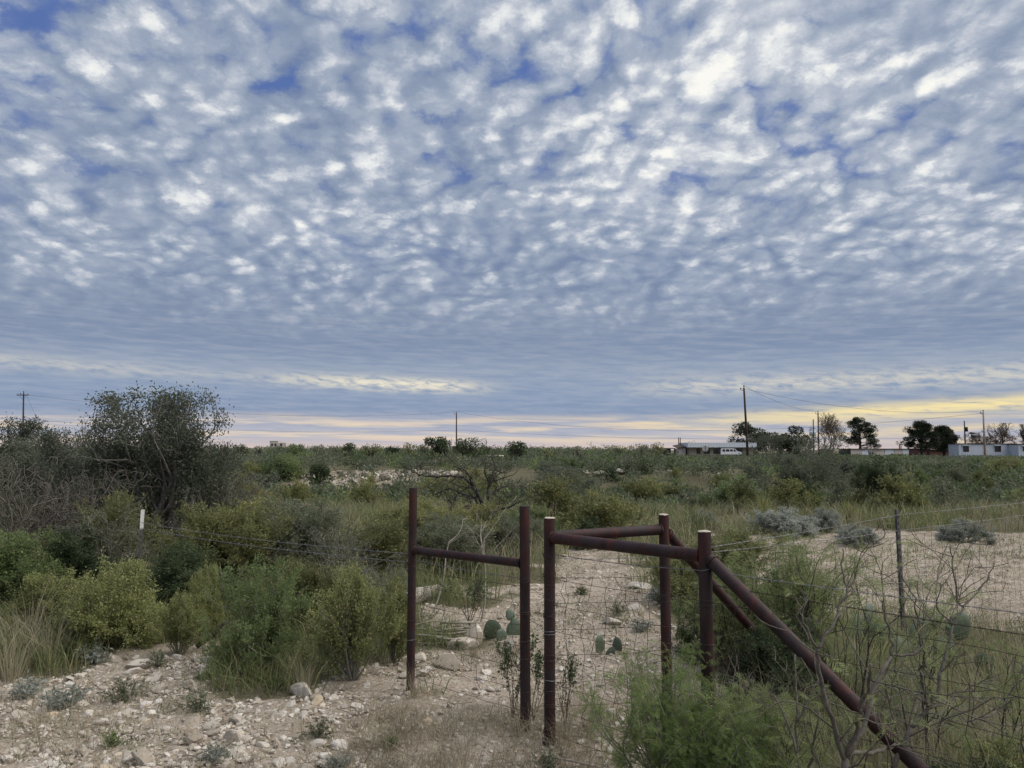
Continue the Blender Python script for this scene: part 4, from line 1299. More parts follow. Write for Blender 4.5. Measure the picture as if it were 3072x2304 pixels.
# ------------------------------------------------------------------ close shrubs, one by one
def close_shrubs():
    L = [
        ('creo1', 245, 6.35, .62, .86, 'yellow green bush standing by the stones below the white tipped post'),
        ('creo1', 120, 7.0, .46, .75, 'green bush at the left edge beside the tall straw grass'),
        ('green2', 35, 7.6, .78, 1.0, 'dark green bush at the left edge under the grey dead brush'),
        ('creo2', 388, 6.15, .44, .42, 'small pale bush right of the yellow green bush'),
        ('creo1', 440, 6.8, .56, .36, 'narrow yellow green bush between the small pale bush and the dark green bush'),
        ('green1', 565, 5.75, .74, .74, 'dense green bush with a dark hollow in front of the left fence wires'),
        ('creo2', 765, 5.45, .72, .62, 'yellow flecked bush directly left of the H shaped brace'),
        ('creo2', 850, 5.95, .58, .36, 'slender yellow bush touching the left post of the H shaped brace'),
        ('olive1', 668, 6.9, .60, .8, 'olive bush behind the dense green bush'),
        ('olive1', 450, 8.6, .92, 1.3, 'broad olive yellow bush just right of the white tipped post'),
        ('olive2', 520, 8.8, .90, 1.0, 'upright olive bush behind the sagging fence wires'),
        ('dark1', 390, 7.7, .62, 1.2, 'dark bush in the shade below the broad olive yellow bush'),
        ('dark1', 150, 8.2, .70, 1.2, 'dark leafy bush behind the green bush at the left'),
        ('wiry1', 240, 8.8, .95, 1.5, 'thin grey twiggy shrub beneath the twisted tree'),
        ('olive2', 250, 9.2, 1.05, .8, 'tall dry olive shrub left of the white tipped post'),
        ('dusk1', 640, 10.2, .85, 1.5, 'grey green bush in the brush behind the left fence'),
        ('wiry1', 740, 8.2, .80, 1.4, 'wiry branching shrub behind the yellow flecked bush'),
        ('olive2', 830, 9.4, .75, 1.1, 'rounded olive shrub left of the bare path behind the H shaped brace'),
        ('dusk1', 960, 9.9, .70, 1.5, 'grey green shrub seen through the H shaped brace'),
        ('olive1', 1010, 12.0, .72, 1.4, 'yellowish low shrub below the black leafless tree'),
        ('olive2', 905, 12.6, .75, 1.4, 'grassy olive shrub just left of the black leafless tree'),
        ('dusk1', 1110, 12.0, .55, 1.2, 'low grey green shrub above the bare path'),
        ('green2', 1135, 14.0, .55, 1.2, 'green shrub at the far end of the bare path'),
        ('wiry1', 820, 7.1, .55, 1.1, 'pale wiry shrub beyond the left post of the H shaped brace'),
        # behind and right of the walk-through
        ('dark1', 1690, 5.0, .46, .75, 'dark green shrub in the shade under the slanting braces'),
        ('green1', 1560, 6.1, .62, .75, 'green shrub behind the rear capped post'),
        ('green2', 1690, 6.7, .60, .9, 'green shrub behind the crossing slanting braces'),
        ('olive1', 1480, 8.2, .55, .9, 'low olive shrub beside the bare path right of the rear post'),
        ('olive2', 1590, 9.2, .60, 1.1, 'grassy shrub right of the rear capped post on the plain'),
        ('dark1', 2100, 3.3, .30, .42, 'dark green shrub at the lower right below the woven wire'),
        ('creo1', 2225, 3.3, .34, .5, 'yellow green shrub at the lower right corner'),
        ('wiry1', 1960, 4.3, .45, .9, 'low twiggy shrub behind the long slanting brace'),
    ]
    for k, c, y, h, w, lab in L:
        col_plant(PR[k], c, y, h, w, lab, 'shrub')
    for c, y, h, w, lab in ((1690, 14.6, .44, 1.25, 'largest silver grey bush at the edge of the bare plain'),
                            (1780, 15.4, .42, .70, 'smaller silver grey bush right of the largest one'),
                            (1518, 15.6, .34, .60, 'small pale silver bush left of the largest one above the pipe gate'),
                            (2080, 13.6, .36, .85, 'silver grey bush on the plain right of the plain steel post'),
                            (1850, 13.2, .28, .75, 'dull silver bush between the largest silver bush and the plain steel post')):
        col_plant(PR['silver1'], c, y, h, w, lab, 'shrub', group='silver grey bushes on the plain')
close_shrubs()

# bright feathery bush in front of the walk-through
FERN = dict(BUSH, stems=12, tilt=(4, 48), kids=[5, 5], wob=.10)
PR['fern'] = make_plant('feathery_bush', .80, .80, FERN, 'fern', 'twig', per=12, lvls=[1, 2], spread=.014, pinnate=.056)
PR['mesqbush'] = make_plant('mesquite_bush', 1.0, 1.0, dict(BUSH, stems=7, tilt=(4, 40), kids=[4, 4], wob=.16), 'mesquite', 'bark_dark', per=5, lvls=[1, 2], spread=.006, pinnate=.105)
PR['mesqthin'] = make_plant('mesquite_bush', 1.0, 1.0, dict(BUSH, stems=4, tilt=(4, 30), kids=[3, 3], wob=.18), 'mesquite', 'bark_dark', per=4, lvls=[2], spread=.006, pinnate=.105)
def feather():
    for c, y, h, w, lab in ((1430, 3.35, .70, .56, 'bright green feathery bush in front of the V shaped walk through'),
                            (1560, 3.15, .58, .54, 'feathery green bush at the foot of the front capped post'),
                            (1540, 2.75, .42, .50, 'low feathery bush at the bottom edge below the front capped post')):
        plant(PR['fern'], xat(c, y, .3), y, h, w, lab, 'shrub', rz=c * .37)
    for c, y, h, w, lab in ((1740, 5.5, .98, 1.0, 'feathery mesquite bush rising behind the front slanting brace'),
                            (1655, 3.15, .62, .60, 'mesquite bush tangled below the front slanting brace'),
                            (1585, 5.6, .85, .85, 'feathery mesquite bush behind the two right capped posts'),
                            (1655, 3.6, .50, .50, 'low mesquite bush between the two slanting braces')):
        plant(PR['mesqbush'], xat(c, y, .5), y, h, w, lab, 'shrub', rz=c * .21)
    for c, y, h, w, lab in ((1835, 4.3, 1.02, .80, 'thin open mesquite with drooping leaves left of the plain steel post'),
                            (1990, 3.9, .95, .70, 'thin open mesquite with drooping leaves over the prickly pear'),
                            (2170, 3.5, .72, .70, 'thin open mesquite with drooping leaves at the right edge')):
        plant(PR['mesqthin'], xat(c, y, .5), y, h, w, lab, 'shrub', rz=c * .21)
feather()

# the bare limbs of the mesquite in front, limb by limb
def bare_mesquite(name, y0, limbs, label, seed, s=1.0, leafy=True, bark='mesquite_bark', cat='shrub', per_m=1.0, tl=1.0):
    rng = np.random.default_rng(seed)
    base = limbs[0][0][0]
    g = None
    mb = MB(); lm = MB(); segs = []
    pts_all = []
    for pts, r0, r1, dy0, dy1 in limbs:
        n = len(pts)
        W = np.array([w3(c, r_, y0 + dy0 + (dy1 - dy0) * i / max(1, n - 1)) for i, (c, r_) in enumerate(pts)])
        # smooth the run of joints
        t = np.linspace(0, n - 1, (n - 1) * 4 + 1)
        Wi = np.stack([np.interp(t, np.arange(n), W[:, j]) for j in range(3)], 1)
        Wi[1:-1] = .25 * Wi[:-2] + .5 * Wi[1:-1] + .25 * Wi[2:]
        Wi[1:-1] += rng.normal(0, .0035 * s, Wi[1:-1].shape)
        pts_all.append((Wi, r0, r1))
    root = pts_all[0][0][0].copy(); root[2] = gz(root[0], root[1])
    for Wi, r0, r1 in pts_all:
        P = Wi - root
        rr = .82 * np.linspace(r0, r1, len(P)) * (1 + rng.normal(0, .06, len(P)))
        mb.tube(P, rr, 7)
        L = np.linalg.norm(np.diff(P, axis=0), axis=1).sum()
        for q in range(int(L / (.055 * s) * per_m)):
            i = rng.integers(1, len(P) - 1)
            d = P[i + 1] - P[i]; d /= np.linalg.norm(d) + 1e-9
            v = rng.normal(size=3); v -= d * (v @ d); v /= np.linalg.norm(v)
            sub = []
            grow(rng, P[i], d * .6 + v * .8, rng.uniform(.06, .30) * s * tl * (1.2 if rr[i] > .005 * s else .8), min(rr[i] * .45, .0034 * s), 0,
                 dict(levels=1, kids=[2], ang=(25, 60), ratio=(.4, .7), thin=.7, taper=.6, wob=.16, up=[.02, .02], n=5, **{'from': .3}), sub)
            for sg in sub:
                mb.tube(sg[0], np.linspace(max(sg[1], .0016 * s), max(sg[2], .0012 * s), len(sg[0])), 4, cap=False); segs.append(sg)
    C, U = twig_leaves(segs, [0, 1], 1.3, rng, .004)
    keep = rng.uniform(size=len(C)) < .42
    pinnate_leaves(lm, C[keep], U[keep], .085, rng)
    o = empty(name, root)
    tag(o, label, cat)
    put('limbs', mb.mesh('limbs', M[bark], True), o)
    if leafy: put('foliage', lm.mesh('foliage', M['mesquite'], False), o)

bare_mesquite('mesquite_bush', 2.75, [
    ([(1816, 1890), (1822, 1760), (1826, 1635)], .017, .014, 0, 0),
    ([(1826, 1640), (1850, 1576), (1859, 1528), (1879, 1482), (1881, 1434)], .011, .006, 0, -.12),
    ([(1826, 1640), (1868, 1569), (1884, 1500), (1901, 1455), (1925, 1418)], .012, .008, 0, .1),
    ([(1925, 1418), (1927, 1380), (1906, 1325), (1908, 1295)], .007, .003, .1, .1),
    ([(1925, 1418), (1964, 1417), (1990, 1400), (1986, 1340), (1969, 1281), (1936, 1225)], .006, .0025, .1, .25),
    ([(1828, 1636), (1844, 1625), (1880, 1626), (1914, 1619), (1945, 1606)], .011, .007, 0, .25),
    ([(1826, 1645), (1800, 1560), (1784, 1518), (1769, 1452), (1766, 1400)], .011, .008, 0, -.1),
    ([(1766, 1400), (1791, 1363), (1814, 1311), (1832, 1270), (1821, 1222), (1820, 1186)], .007, .003, -.1, 0),
    ([(1832, 1270), (1858, 1229), (1876, 1205)], .004, .002, 0, .1),
    ([(1766, 1400), (1735, 1345), (1722, 1300)], .005, .002, -.1, -.1),
], 'bare grey mesquite crossing in front of the long slanting brace', 32, per_m=.65)
bare_mesquite('mesquite_bush', 3.0, [
    ([(1885, 1850), (1925, 1660), (1969, 1571)], .013, .011, 0, 0),
    ([(1969, 1571), (2006, 1528), (2030, 1493), (2028, 1455), (2043, 1425), (2052, 1381), (2058, 1351)], .010, .006, 0, .1),
    ([(2058, 1351), (2082, 1311), (2125, 1266), (2149, 1212)], .006, .0025, .1, .2),
    ([(2006, 1528), (1991, 1467), (1988, 1442), (2001, 1434), (1988, 1381), (1972, 1335)], .007, .003, 0, -.1),
    ([(2082, 1311), (2069, 1300), (2058, 1229), (2053, 1180)], .005, .0025, .1, .1),
    ([(2010, 1530), (2055, 1510), (2090, 1480)], .006, .003, 0, .1),
    ([(2058, 1351), (2020, 1310), (2030, 1260)], .004, .002, .1, .0),
    ([(2090, 1560), (2150, 1540), (2180, 1500), (2225, 1450)], .005, .0025, .1, .2),
], 'bare forked mesquite at the right with dark twig tips against the pale plain', 57, per_m=.7)
bare_mesquite('mesquite_bush', 2.9, [
    ([(1728, 1860), (1726, 1660), (1721, 1544), (1717, 1414)], .008, .004, 0, .1),
    ([(1725, 1640), (1700, 1560), (1672, 1500)], .006, .003, 0, .1),
    ([(1722, 1560), (1750, 1500), (1768, 1470)], .005, .003, 0, .0),
    ([(1728, 1700), (1760, 1620), (1768, 1540)], .006, .003, 0, -.1),
], 'thin dark mesquite stems under the long slanting brace', 73, per_m=.6)

# the leafless tree beyond the brace, limb by limb
def zz(*pts): return [((700 + a / 2.212) * .72, (1200 + b / 2.212) * .72) for a, b in pts]
bare_mesquite('dead_tree', 16.4, [
    (zz((1652, 830), (1645, 790), (1640, 760), (1600, 720), (1530, 700), (1460, 710), (1410, 750), (1340, 800)), .075, .016, 0, -1.0),
    (zz((1662, 830), (1685, 760), (1690, 740), (1660, 690), (1620, 630), (1590, 570)), .075, .045, 0, 0),
    (zz((1590, 570), (1540, 520), (1480, 505), (1400, 505), (1330, 515), (1230, 495), (1195, 478)), .042, .012, 0, .6),
    (zz((1590, 570), (1570, 500), (1545, 470), (1460, 435)), .030, .012, 0, -.5),
    (zz((1690, 740), (1695, 650), (1690, 600), (1720, 500), (1740, 450), (1720, 400), (1725, 350)), .050, .012, 0, .5),
    (zz((1690, 640), (1740, 600), (1800, 565), (1870, 570), (1950, 580)), .036, .010, .1, .9),
    (zz((1738, 460), (1800, 490), (1850, 470)), .020, .009, .4, .8),
    (zz((1695, 770), (1760, 740), (1820, 710), (1880, 690), (1910, 680)), .030, .010, 0, -.8),
    (zz((1640, 650), (1560, 640), (1440, 580), (1290, 650), (1230, 690)), .030, .010, 0, .7),
    (zz((1470, 705), (1480, 670), (1430, 640)), .016, .008, -.5, -.8),
    (zz((1700, 560), (1670, 480), (1680, 410)), .022, .009, .3, -.3),
], 'black leafless tree with spreading crooked limbs behind the H shaped brace', 91, s=3.4, leafy=False, bark='bark_dark', cat='dead tree', per_m=1.5, tl=.55)

# sparse leafy plants by the gate posts
PR['sparse'] = make_plant('leafy_plant', .5, .35, dict(UPRIGHT, stems=5, kids=[4, 3], wob=.16, r0=.004), 'dark', 'twig_brown', per=9, leafL=.022, leafW=.012, spread=.008)
for c, y, h, w, lab in ((1108, 4.75, .46, .30, 'sparse small leaved plant just left of the right post of the H shaped brace'),
                        (1152, 4.7, .42, .26, 'sparse small leaved plant between the gate posts'),
                        (1222, 4.55, .40, .22, 'sparse small leaved plant right of the tallest red gate post'),
                        (1015, 7.2, .42, .5, 'thin leafy weed among the sticks behind the H shaped brace')):
    col_plant(PR['sparse'], c, y, h, w, lab, 'plant')

# ------------------------------------------------------------------ prickly pears: every pad its own part
def pad_mesh():
    rng = rng_new()
    a = np.linspace(0, 2 * math.pi, 20, endpoint=False)
    mb = MB()
    rings = []
    for s, th in ((0.0, 1.0), (.55, .92), (.85, .6), (1.0, 0.0)):
        pass
    R_ = 1 + .05 * np.sin(3 * a + 1) + .03 * np.sin(5 * a)
    ox = np.cos(a) * R_ * .42; oz = .5 - np.sin(a) * R_ * .5
    oz = np.where(oz < .25, .25 - (.25 - oz) * 1.0, oz)
    V = []
    prof = [(.0, .085), (.55, .08), (.88, .045), (1.0, .0)]
    for side in (1, -1):
        for f, t in prof[1:] if side == -1 else prof[1:]:
            V.append(np.stack([ox * f, np.full(20, side * t), .5 + (oz - .5) * f], 1))
    Vc = np.array([[0, .085, .5], [0, -.085, .5]])
    V = np.concatenate(V + [Vc])
    Q, T = [], []
    for s in range(2):
        o = s * 60
        for rg in range(2):
            for j in range(20):
                q = (o + rg * 20 + j, o + rg * 20 + (j + 1) % 20, o + (rg + 1) * 20 + (j + 1) % 20, o + (rg + 1) * 20 + j)
                Q.append(q if s else q[::-1])
        for j in range(20):
            t = (o + (j + 1) % 20, o + j, 120 + s)
            T.append(t if s else t[::-1])
    mb.add(V, Q, T)
    # spines
    sp = MB()
    for i in range(70):
        r = math.sqrt(rng.uniform(0, .95)); an = rng.uniform(0, 2 * math.pi); sd = rng.choice([-1, 1])
        p = np.array([math.cos(an) * r * .42, sd * (.085 * (1 - r * r * .9)), .5 + math.sin(an) * r * .5])
        for q in range(2):
            d = np.array([rng.normal(0, .5), sd, rng.normal(0, .5)]); d /= np.linalg.norm(d)
            w = np.cross(d, rng.normal(size=3)); w *= .006 / np.linalg.norm(w)
            sp.add([p - w, p + w, p + d * .13], None, [(0, 1, 2)])
    return mb.mesh('pad', M['pad'], True), sp.mesh('spines', M['straw'], False)
PAD, SPINE = pad_mesh()
def prickly_pear(x, y, pads, label, seed):
    """pads: (parent index or -1, size, tilt in the picture plane, azimuth, place along parent)"""
    rng = np.random.default_rng(seed)
    from mathutils import Matrix, Vector, Euler
    root = empty('prickly_pear', (x, y, gz(x, y)))
    tag(root, label, 'cactus')
    mats = []
    for par, size, tilt, azi, pl in pads:
        if par < 0:
            Mx = Matrix.Translation((pl[0], pl[1], -.02)) @ Matrix.Rotation(azi, 4, 'Z') @ Matrix.Rotation(tilt, 4, 'Y') @ Matrix.Rotation(rng.normal(0, .12), 4, 'X')
        else:
            pm, ps = mats[par]
            e = pl * 2.2
            top = Vector((math.sin(e) * .40 * ps, 0, (.5 + math.cos(e) * .48) * ps))
            Mx = pm @ Matrix.Translation(top) @ Matrix.Rotation(e * .7 + tilt, 4, 'Y') @ Matrix.Rotation(azi, 4, 'Z')
        mats.append((Mx, size))
        o = put('pad', PAD, root)
        o.matrix_local = Mx @ Matrix.Scale(size, 4)
        s = put('spines', SPINE, o)
prickly_pear(xat(1062, 6.75), 6.75, [(-1, .19, .05, .1, (0, 0)), (-1, .17, .3, -.2, (.17, .08)), (-1, .13, -.3, .6, (.10, -.1)), (1, .10, .1, .3, -.4)],
             'blue green prickly pear behind the pale boulders seen through the H shaped brace', 3)
prickly_pear(xat(1306, 6.3), 6.3, [(-1, .16, -.06, .9, (-.03, 0)), (-1, .13, .15, -.9, (.10, .05)), (-1, .09, .5, .3, (.02, -.06))],
             'small two padded prickly pear seen through the woven wire of the walk through', 4)
prickly_pear(xat(1955, 5.75), 5.75, [(-1, .26, -.05, .2, (0, 0)), (0, .24, .1, .3, .45), (0, .23, -.1, -.4, -.45), (-1, .25, .4, -.3, (.28, .1)), (3, .23, .0, .4, .1), (-1, .24, -.4, .5, (-.32, 0)),
                                     (5, .21, .1, .2, .3), (-1, .25, .1, .7, (-.12, .28)), (7, .22, .1, .1, -.2), (-1, .2, .5, -.6, (.45, -.1)), (1, .15, .1, .4, .3)],
             'large prickly pear clump at the foot of the plain steel post', 5)
prickly_pear(xat(1700, 5.9), 5.9, [(-1, .22, .1, .2, (0, 0)), (0, .2, .1, -.3, .3), (-1, .2, -.3, .5, (-.25, .1))], 'prickly pear half hidden in the green behind the slanting braces', 6)
for i, (c, y, sz, lab) in enumerate(((792, 49.5, .26, 'far prickly pear clump at the upper edge of the rocky bank'), (1005, 40.0, .24, 'far prickly pear in the brush straight behind the leafless tree'))):
    prickly_pear(xat(c, y), y, [(-1, sz, 0, .2, (0, 0)), (-1, sz, .4, .4, (sz, .1)), (0, sz * .9, .1, -.3, .4), (0, sz * .8, -.1, .3, -.4), (-1, sz * .9, -.5, .1, (-sz, 0)), (1, sz * .8, .1, .3, .2)], lab, 7 + i)

# ------------------------------------------------------------------ yucca-like rosettes
def rosette(n, L, W, rng):
    a = rng.uniform(0, 2 * math.pi, n); t = R(1) * rng.uniform(5, 85, n)
    d = np.stack([np.sin(t) * np.cos(a), np.sin(t) * np.sin(a), np.cos(t)], 1)
    Ls = L * rng.uniform(.7, 1.1, n)
    s = np.cross(d, [0, 0, 1.0]); s /= np.linalg.norm(s, axis=1, keepdims=True); s *= W * .5
    m = d * (Ls * .55)[:, None]; e = d * Ls[:, None]; e[:, 2] -= Ls * .18 * np.sin(t)
    b = np.zeros((n, 3)); b[:, 2] = .02
    V = np.stack([b - s * .6, b + s * .6, m + s, m - s, e + s * .1, e - s * .1], 1).reshape(-1, 3)
    o = np.arange(n)[:, None] * 6
    return MB().add(V, np.concatenate([o + np.array([[0, 1, 2, 3]]), o + np.array([[3, 2, 4, 5]])]))
def yuccas():
    rng = rng_new()
    me = rosette(170, 1.0, .035, rng).mesh('yucca', M['olive'], False)
    for c, y, s, lab in ((801, 43.5, 1.1, 'yellow green rosette plant on the white rocky bank'), (1648, 17.2, .72, 'spiky green rosette plant left of the mesquite with bare trunks'),
                         (1830, 17.5, .55, 'spiky rosette plant in the straw grass left of the small dark mesquite'), (838, 30.0, .9, 'dark rosette plant below the rocky bank')):
        x = xat(c, y)
        tag(put('yucca', me, None, (x, y, gz(x, y)), (0, 0, c), (s, s, s)), lab, 'yucca')
yuccas()

# ------------------------------------------------------------------ scrub of the middle distance: one plant at a time
def mid_scrub():
    rng = np.random.default_rng(77)
    kinds = {'m_dusk': ('grey green', .30), 'm_olive': ('olive', .22), 'm_green': ('bright green', .13), 'm_dark': ('dark green', .13), 'm_dusk2': ('wiry grey', .12), 'm_olive2': ('upright yellowish', .10)}
    names = list(kinds); pw = np.array([kinds[k][1] for k in names]); pw /= pw.sum()
    placed, made = [], []
    tries = 0
    while len(placed) < 235 and tries < 40000:
        tries += 1
        y = 9.0 + 37 * rng.uniform() ** 1.15
        x = rng.uniform(-.74, .74) * y
        if bare(np.array([x]), np.array([y]))[0] > .15: continue
        col = 1106 + x / y * F2
        # grass meadow between the bare ground and the scrub keeps mostly clear
        if col > 560 and col < 2300 and y < 21 + 2.5 * math.sin(col * .01) and rng.uniform() < .78: continue
        if col <= 560 and y < 11: continue
        if abs(col - 1040) < 150 and y < 26: continue
        w = rng.uniform(.8, 1.9) * (.8 if y < 16 else 1)
        if any((x - a) ** 2 + (y - b) ** 2 < (.30 * (w + c)) ** 2 for a, b, c in placed): continue
        placed.append((x, y, w))
        k = names[rng.choice(len(names), p=pw)]
        h = w * rng.uniform(.5, .82)
        lim = {False: 1.35, True: 1.0}[y < 24]
        h = min(h, lim)
        near = 'in far brush' if y >= 31 else 'in mid brush' if y >= 20 else 'in near brush'
        size = 'tall' if h > .95 else 'low' if h < .66 else 'broad' if w > 1.35 else 'small'
        for lim_c, place in ((300, 'below the twisted trees'), (520, 'right of the twisted trees'), (700, 'left of the rocky bank'), (880, 'below the rocky bank'), (1010, 'above the left brace post'),
                             (1150, 'around the leafless tree'), (1300, 'above the red gate post'), (1460, 'above the rear capped post'), (1640, 'before the low house'),
                             (1790, 'by the bare trunked mesquite'), (1960, 'before the long white building'), (2070, 'before the red shed'), (9999, 'before the mobile homes')):
            if col < lim_c: break
        made.append((f'{size} {kinds[k][0]} shrub {near} {place}', col, k, x, y, h, w, f'{kinds[k][0]} shrubs of the brush'))
    by = {}
    for q in made: by.setdefault(q[0], []).append(q)
    order = ['leftmost', 'second', 'third', 'fourth', 'fifth', 'sixth', 'seventh', 'eighth']
    for lab, qs in by.items():
        qs.sort(key=lambda q: q[1])
        for i, q in enumerate(qs):
            text = lab if len(qs) == 1 else lab + (', the left one' if i == 0 else ', the right one') if len(qs) == 2 else lab + f', {order[i]} from the left' if i else lab + ', leftmost one'
            plant(PR[q[2]], q[3], q[4], q[5], q[6], text, 'shrub', group=q[7], tilt=4)
mid_scrub()

def cloud_bush(mb, x, y, z, h, w, n, L, Wd, rng):
    """leaves through an uneven low dome, used for scrub too far away to tell plant from plant"""
    k = rng.integers(3, 6)
    cs = np.stack([rng.normal(0, .26, k) * w, rng.normal(0, .26, k) * w, rng.uniform(.35, .72, k) * h], 1)
    i = rng.integers(0, k, n)
    d = rng.normal(size=(n, 3)); d /= np.linalg.norm(d, axis=1, keepdims=True)
    rr = rng.uniform(.3, 1, n) ** .5
    P = cs[i] + d * rr[:, None] * np.array([.30 * w, .30 * w, .36 * h])
    P[:, 2] = np.abs(P[:, 2])
    mb.leaves(P + np.array([x, y, z]), d + rng.normal(0, .6, (n, 3)) + np.array([0, 0, .4]), L * rng.uniform(.6, 1.3, n), Wd, rng)

def far_scrub():
    rng = np.random.default_rng(91)
    for mname, lf, cnt in (('grey', 'oak', 980), ('olive', 'dusk', 500), ('green', 'green', 310), ('dark', 'dark', 740)):  # dark green bushes, their number raised to imitate shade between the clumps
        mb = MB()
        for i in range(cnt):
            y = 26 + 250 * rng.uniform() ** 1.5
            x = rng.uniform(-.79, .79) * y
            if y < 50 and bare(np.array([x]), np.array([y]))[0] > .2 and rng.uniform() < .55: continue
            w = rng.uniform(1.0, 2.2); h = w * rng.uniform(.45, .75)
            if y > 60: h *= rng.uniform(.8, 1.35); w *= rng.uniform(1.3, 2.6)
            col = 1106 + x / y * F2
            row = rng.normal(987, 3) if col > 1425 else rng.normal(969, 5)
            if rng.uniform() < .06 and y < 120: row -= 9
            h = float(np.clip(zat(row, y) - gz(x, y), .25, max(h, .5) if y < 110 or col > 1425 else 2.6))
            cloud_bush(mb, x, y, gz(x, y) - .05, h, w, 190 if y < 60 else 125, .095 + y * .0017, .047 + y * .0008, rng)
        for i in range(cnt // 4):          # the same brush goes on past both sides of the view
            y = 6.5 + 42 * rng.uniform() ** 1.1
            x = rng.choice([-1, 1]) * rng.uniform(.74, 1.15) * (y + 1.0)
            if bare(np.array([x]), np.array([y]))[0] > .1: continue
            w = rng.uniform(1.0, 2.0)
            cloud_bush(mb, x, y, gz(x, y) - .05, w * rng.uniform(.5, .75), w, 150, .11, .055, rng)
        o = put('distant_scrub', mb.mesh('distant_scrub', M[lf], False))
        tag(o, f'{mname} part of the dense scrub stretching to the horizon', 'scrub', kind='stuff')
far_scrub()

# ------------------------------------------------------------------ grasses
def tufts(mb, X, Y, nb, H, W, lean, rng, spread=.05):
    n = len(X)
    k = np.maximum(2, rng.poisson(nb, n))
    i = np.repeat(np.arange(n), k)
    N = len(i)
    hs = H if np.isscalar(H) else np.asarray(H)[i]
    cx = X[i] + rng.normal(0, spread, N); cy = Y[i] + rng.normal(0, spread, N)
    C = np.stack([cx, cy, hgt(cx, cy) - .01], 1)
    hh = hs * rng.uniform(.45, 1.15, N)
    tl = rng.normal(0, .35, (n, 2))[i] * .5
    l2 = (tl + rng.normal(0, .5, (N, 2))) * (hh * lean)[:, None]
    Ln = np.concatenate([l2, np.zeros((N, 1))], 1)
    ww = (W if np.isscalar(W) else np.asarray(W)[i]) * rng.uniform(.6, 1.3, N)
    mb.blades(C, hh, ww, Ln, rng)

def scatter(n, y0, y1, c0, c1, rng, keep=lambda x, y: np.ones(len(x), bool), power=1.0):
    y = y0 + (y1 - y0) * rng.uniform(size=n) ** power
    c = rng.uniform(c0, c1, n)
    x = (c - 1106) / F2 * y
    m = keep(x, y)
    return x[m], y[m]

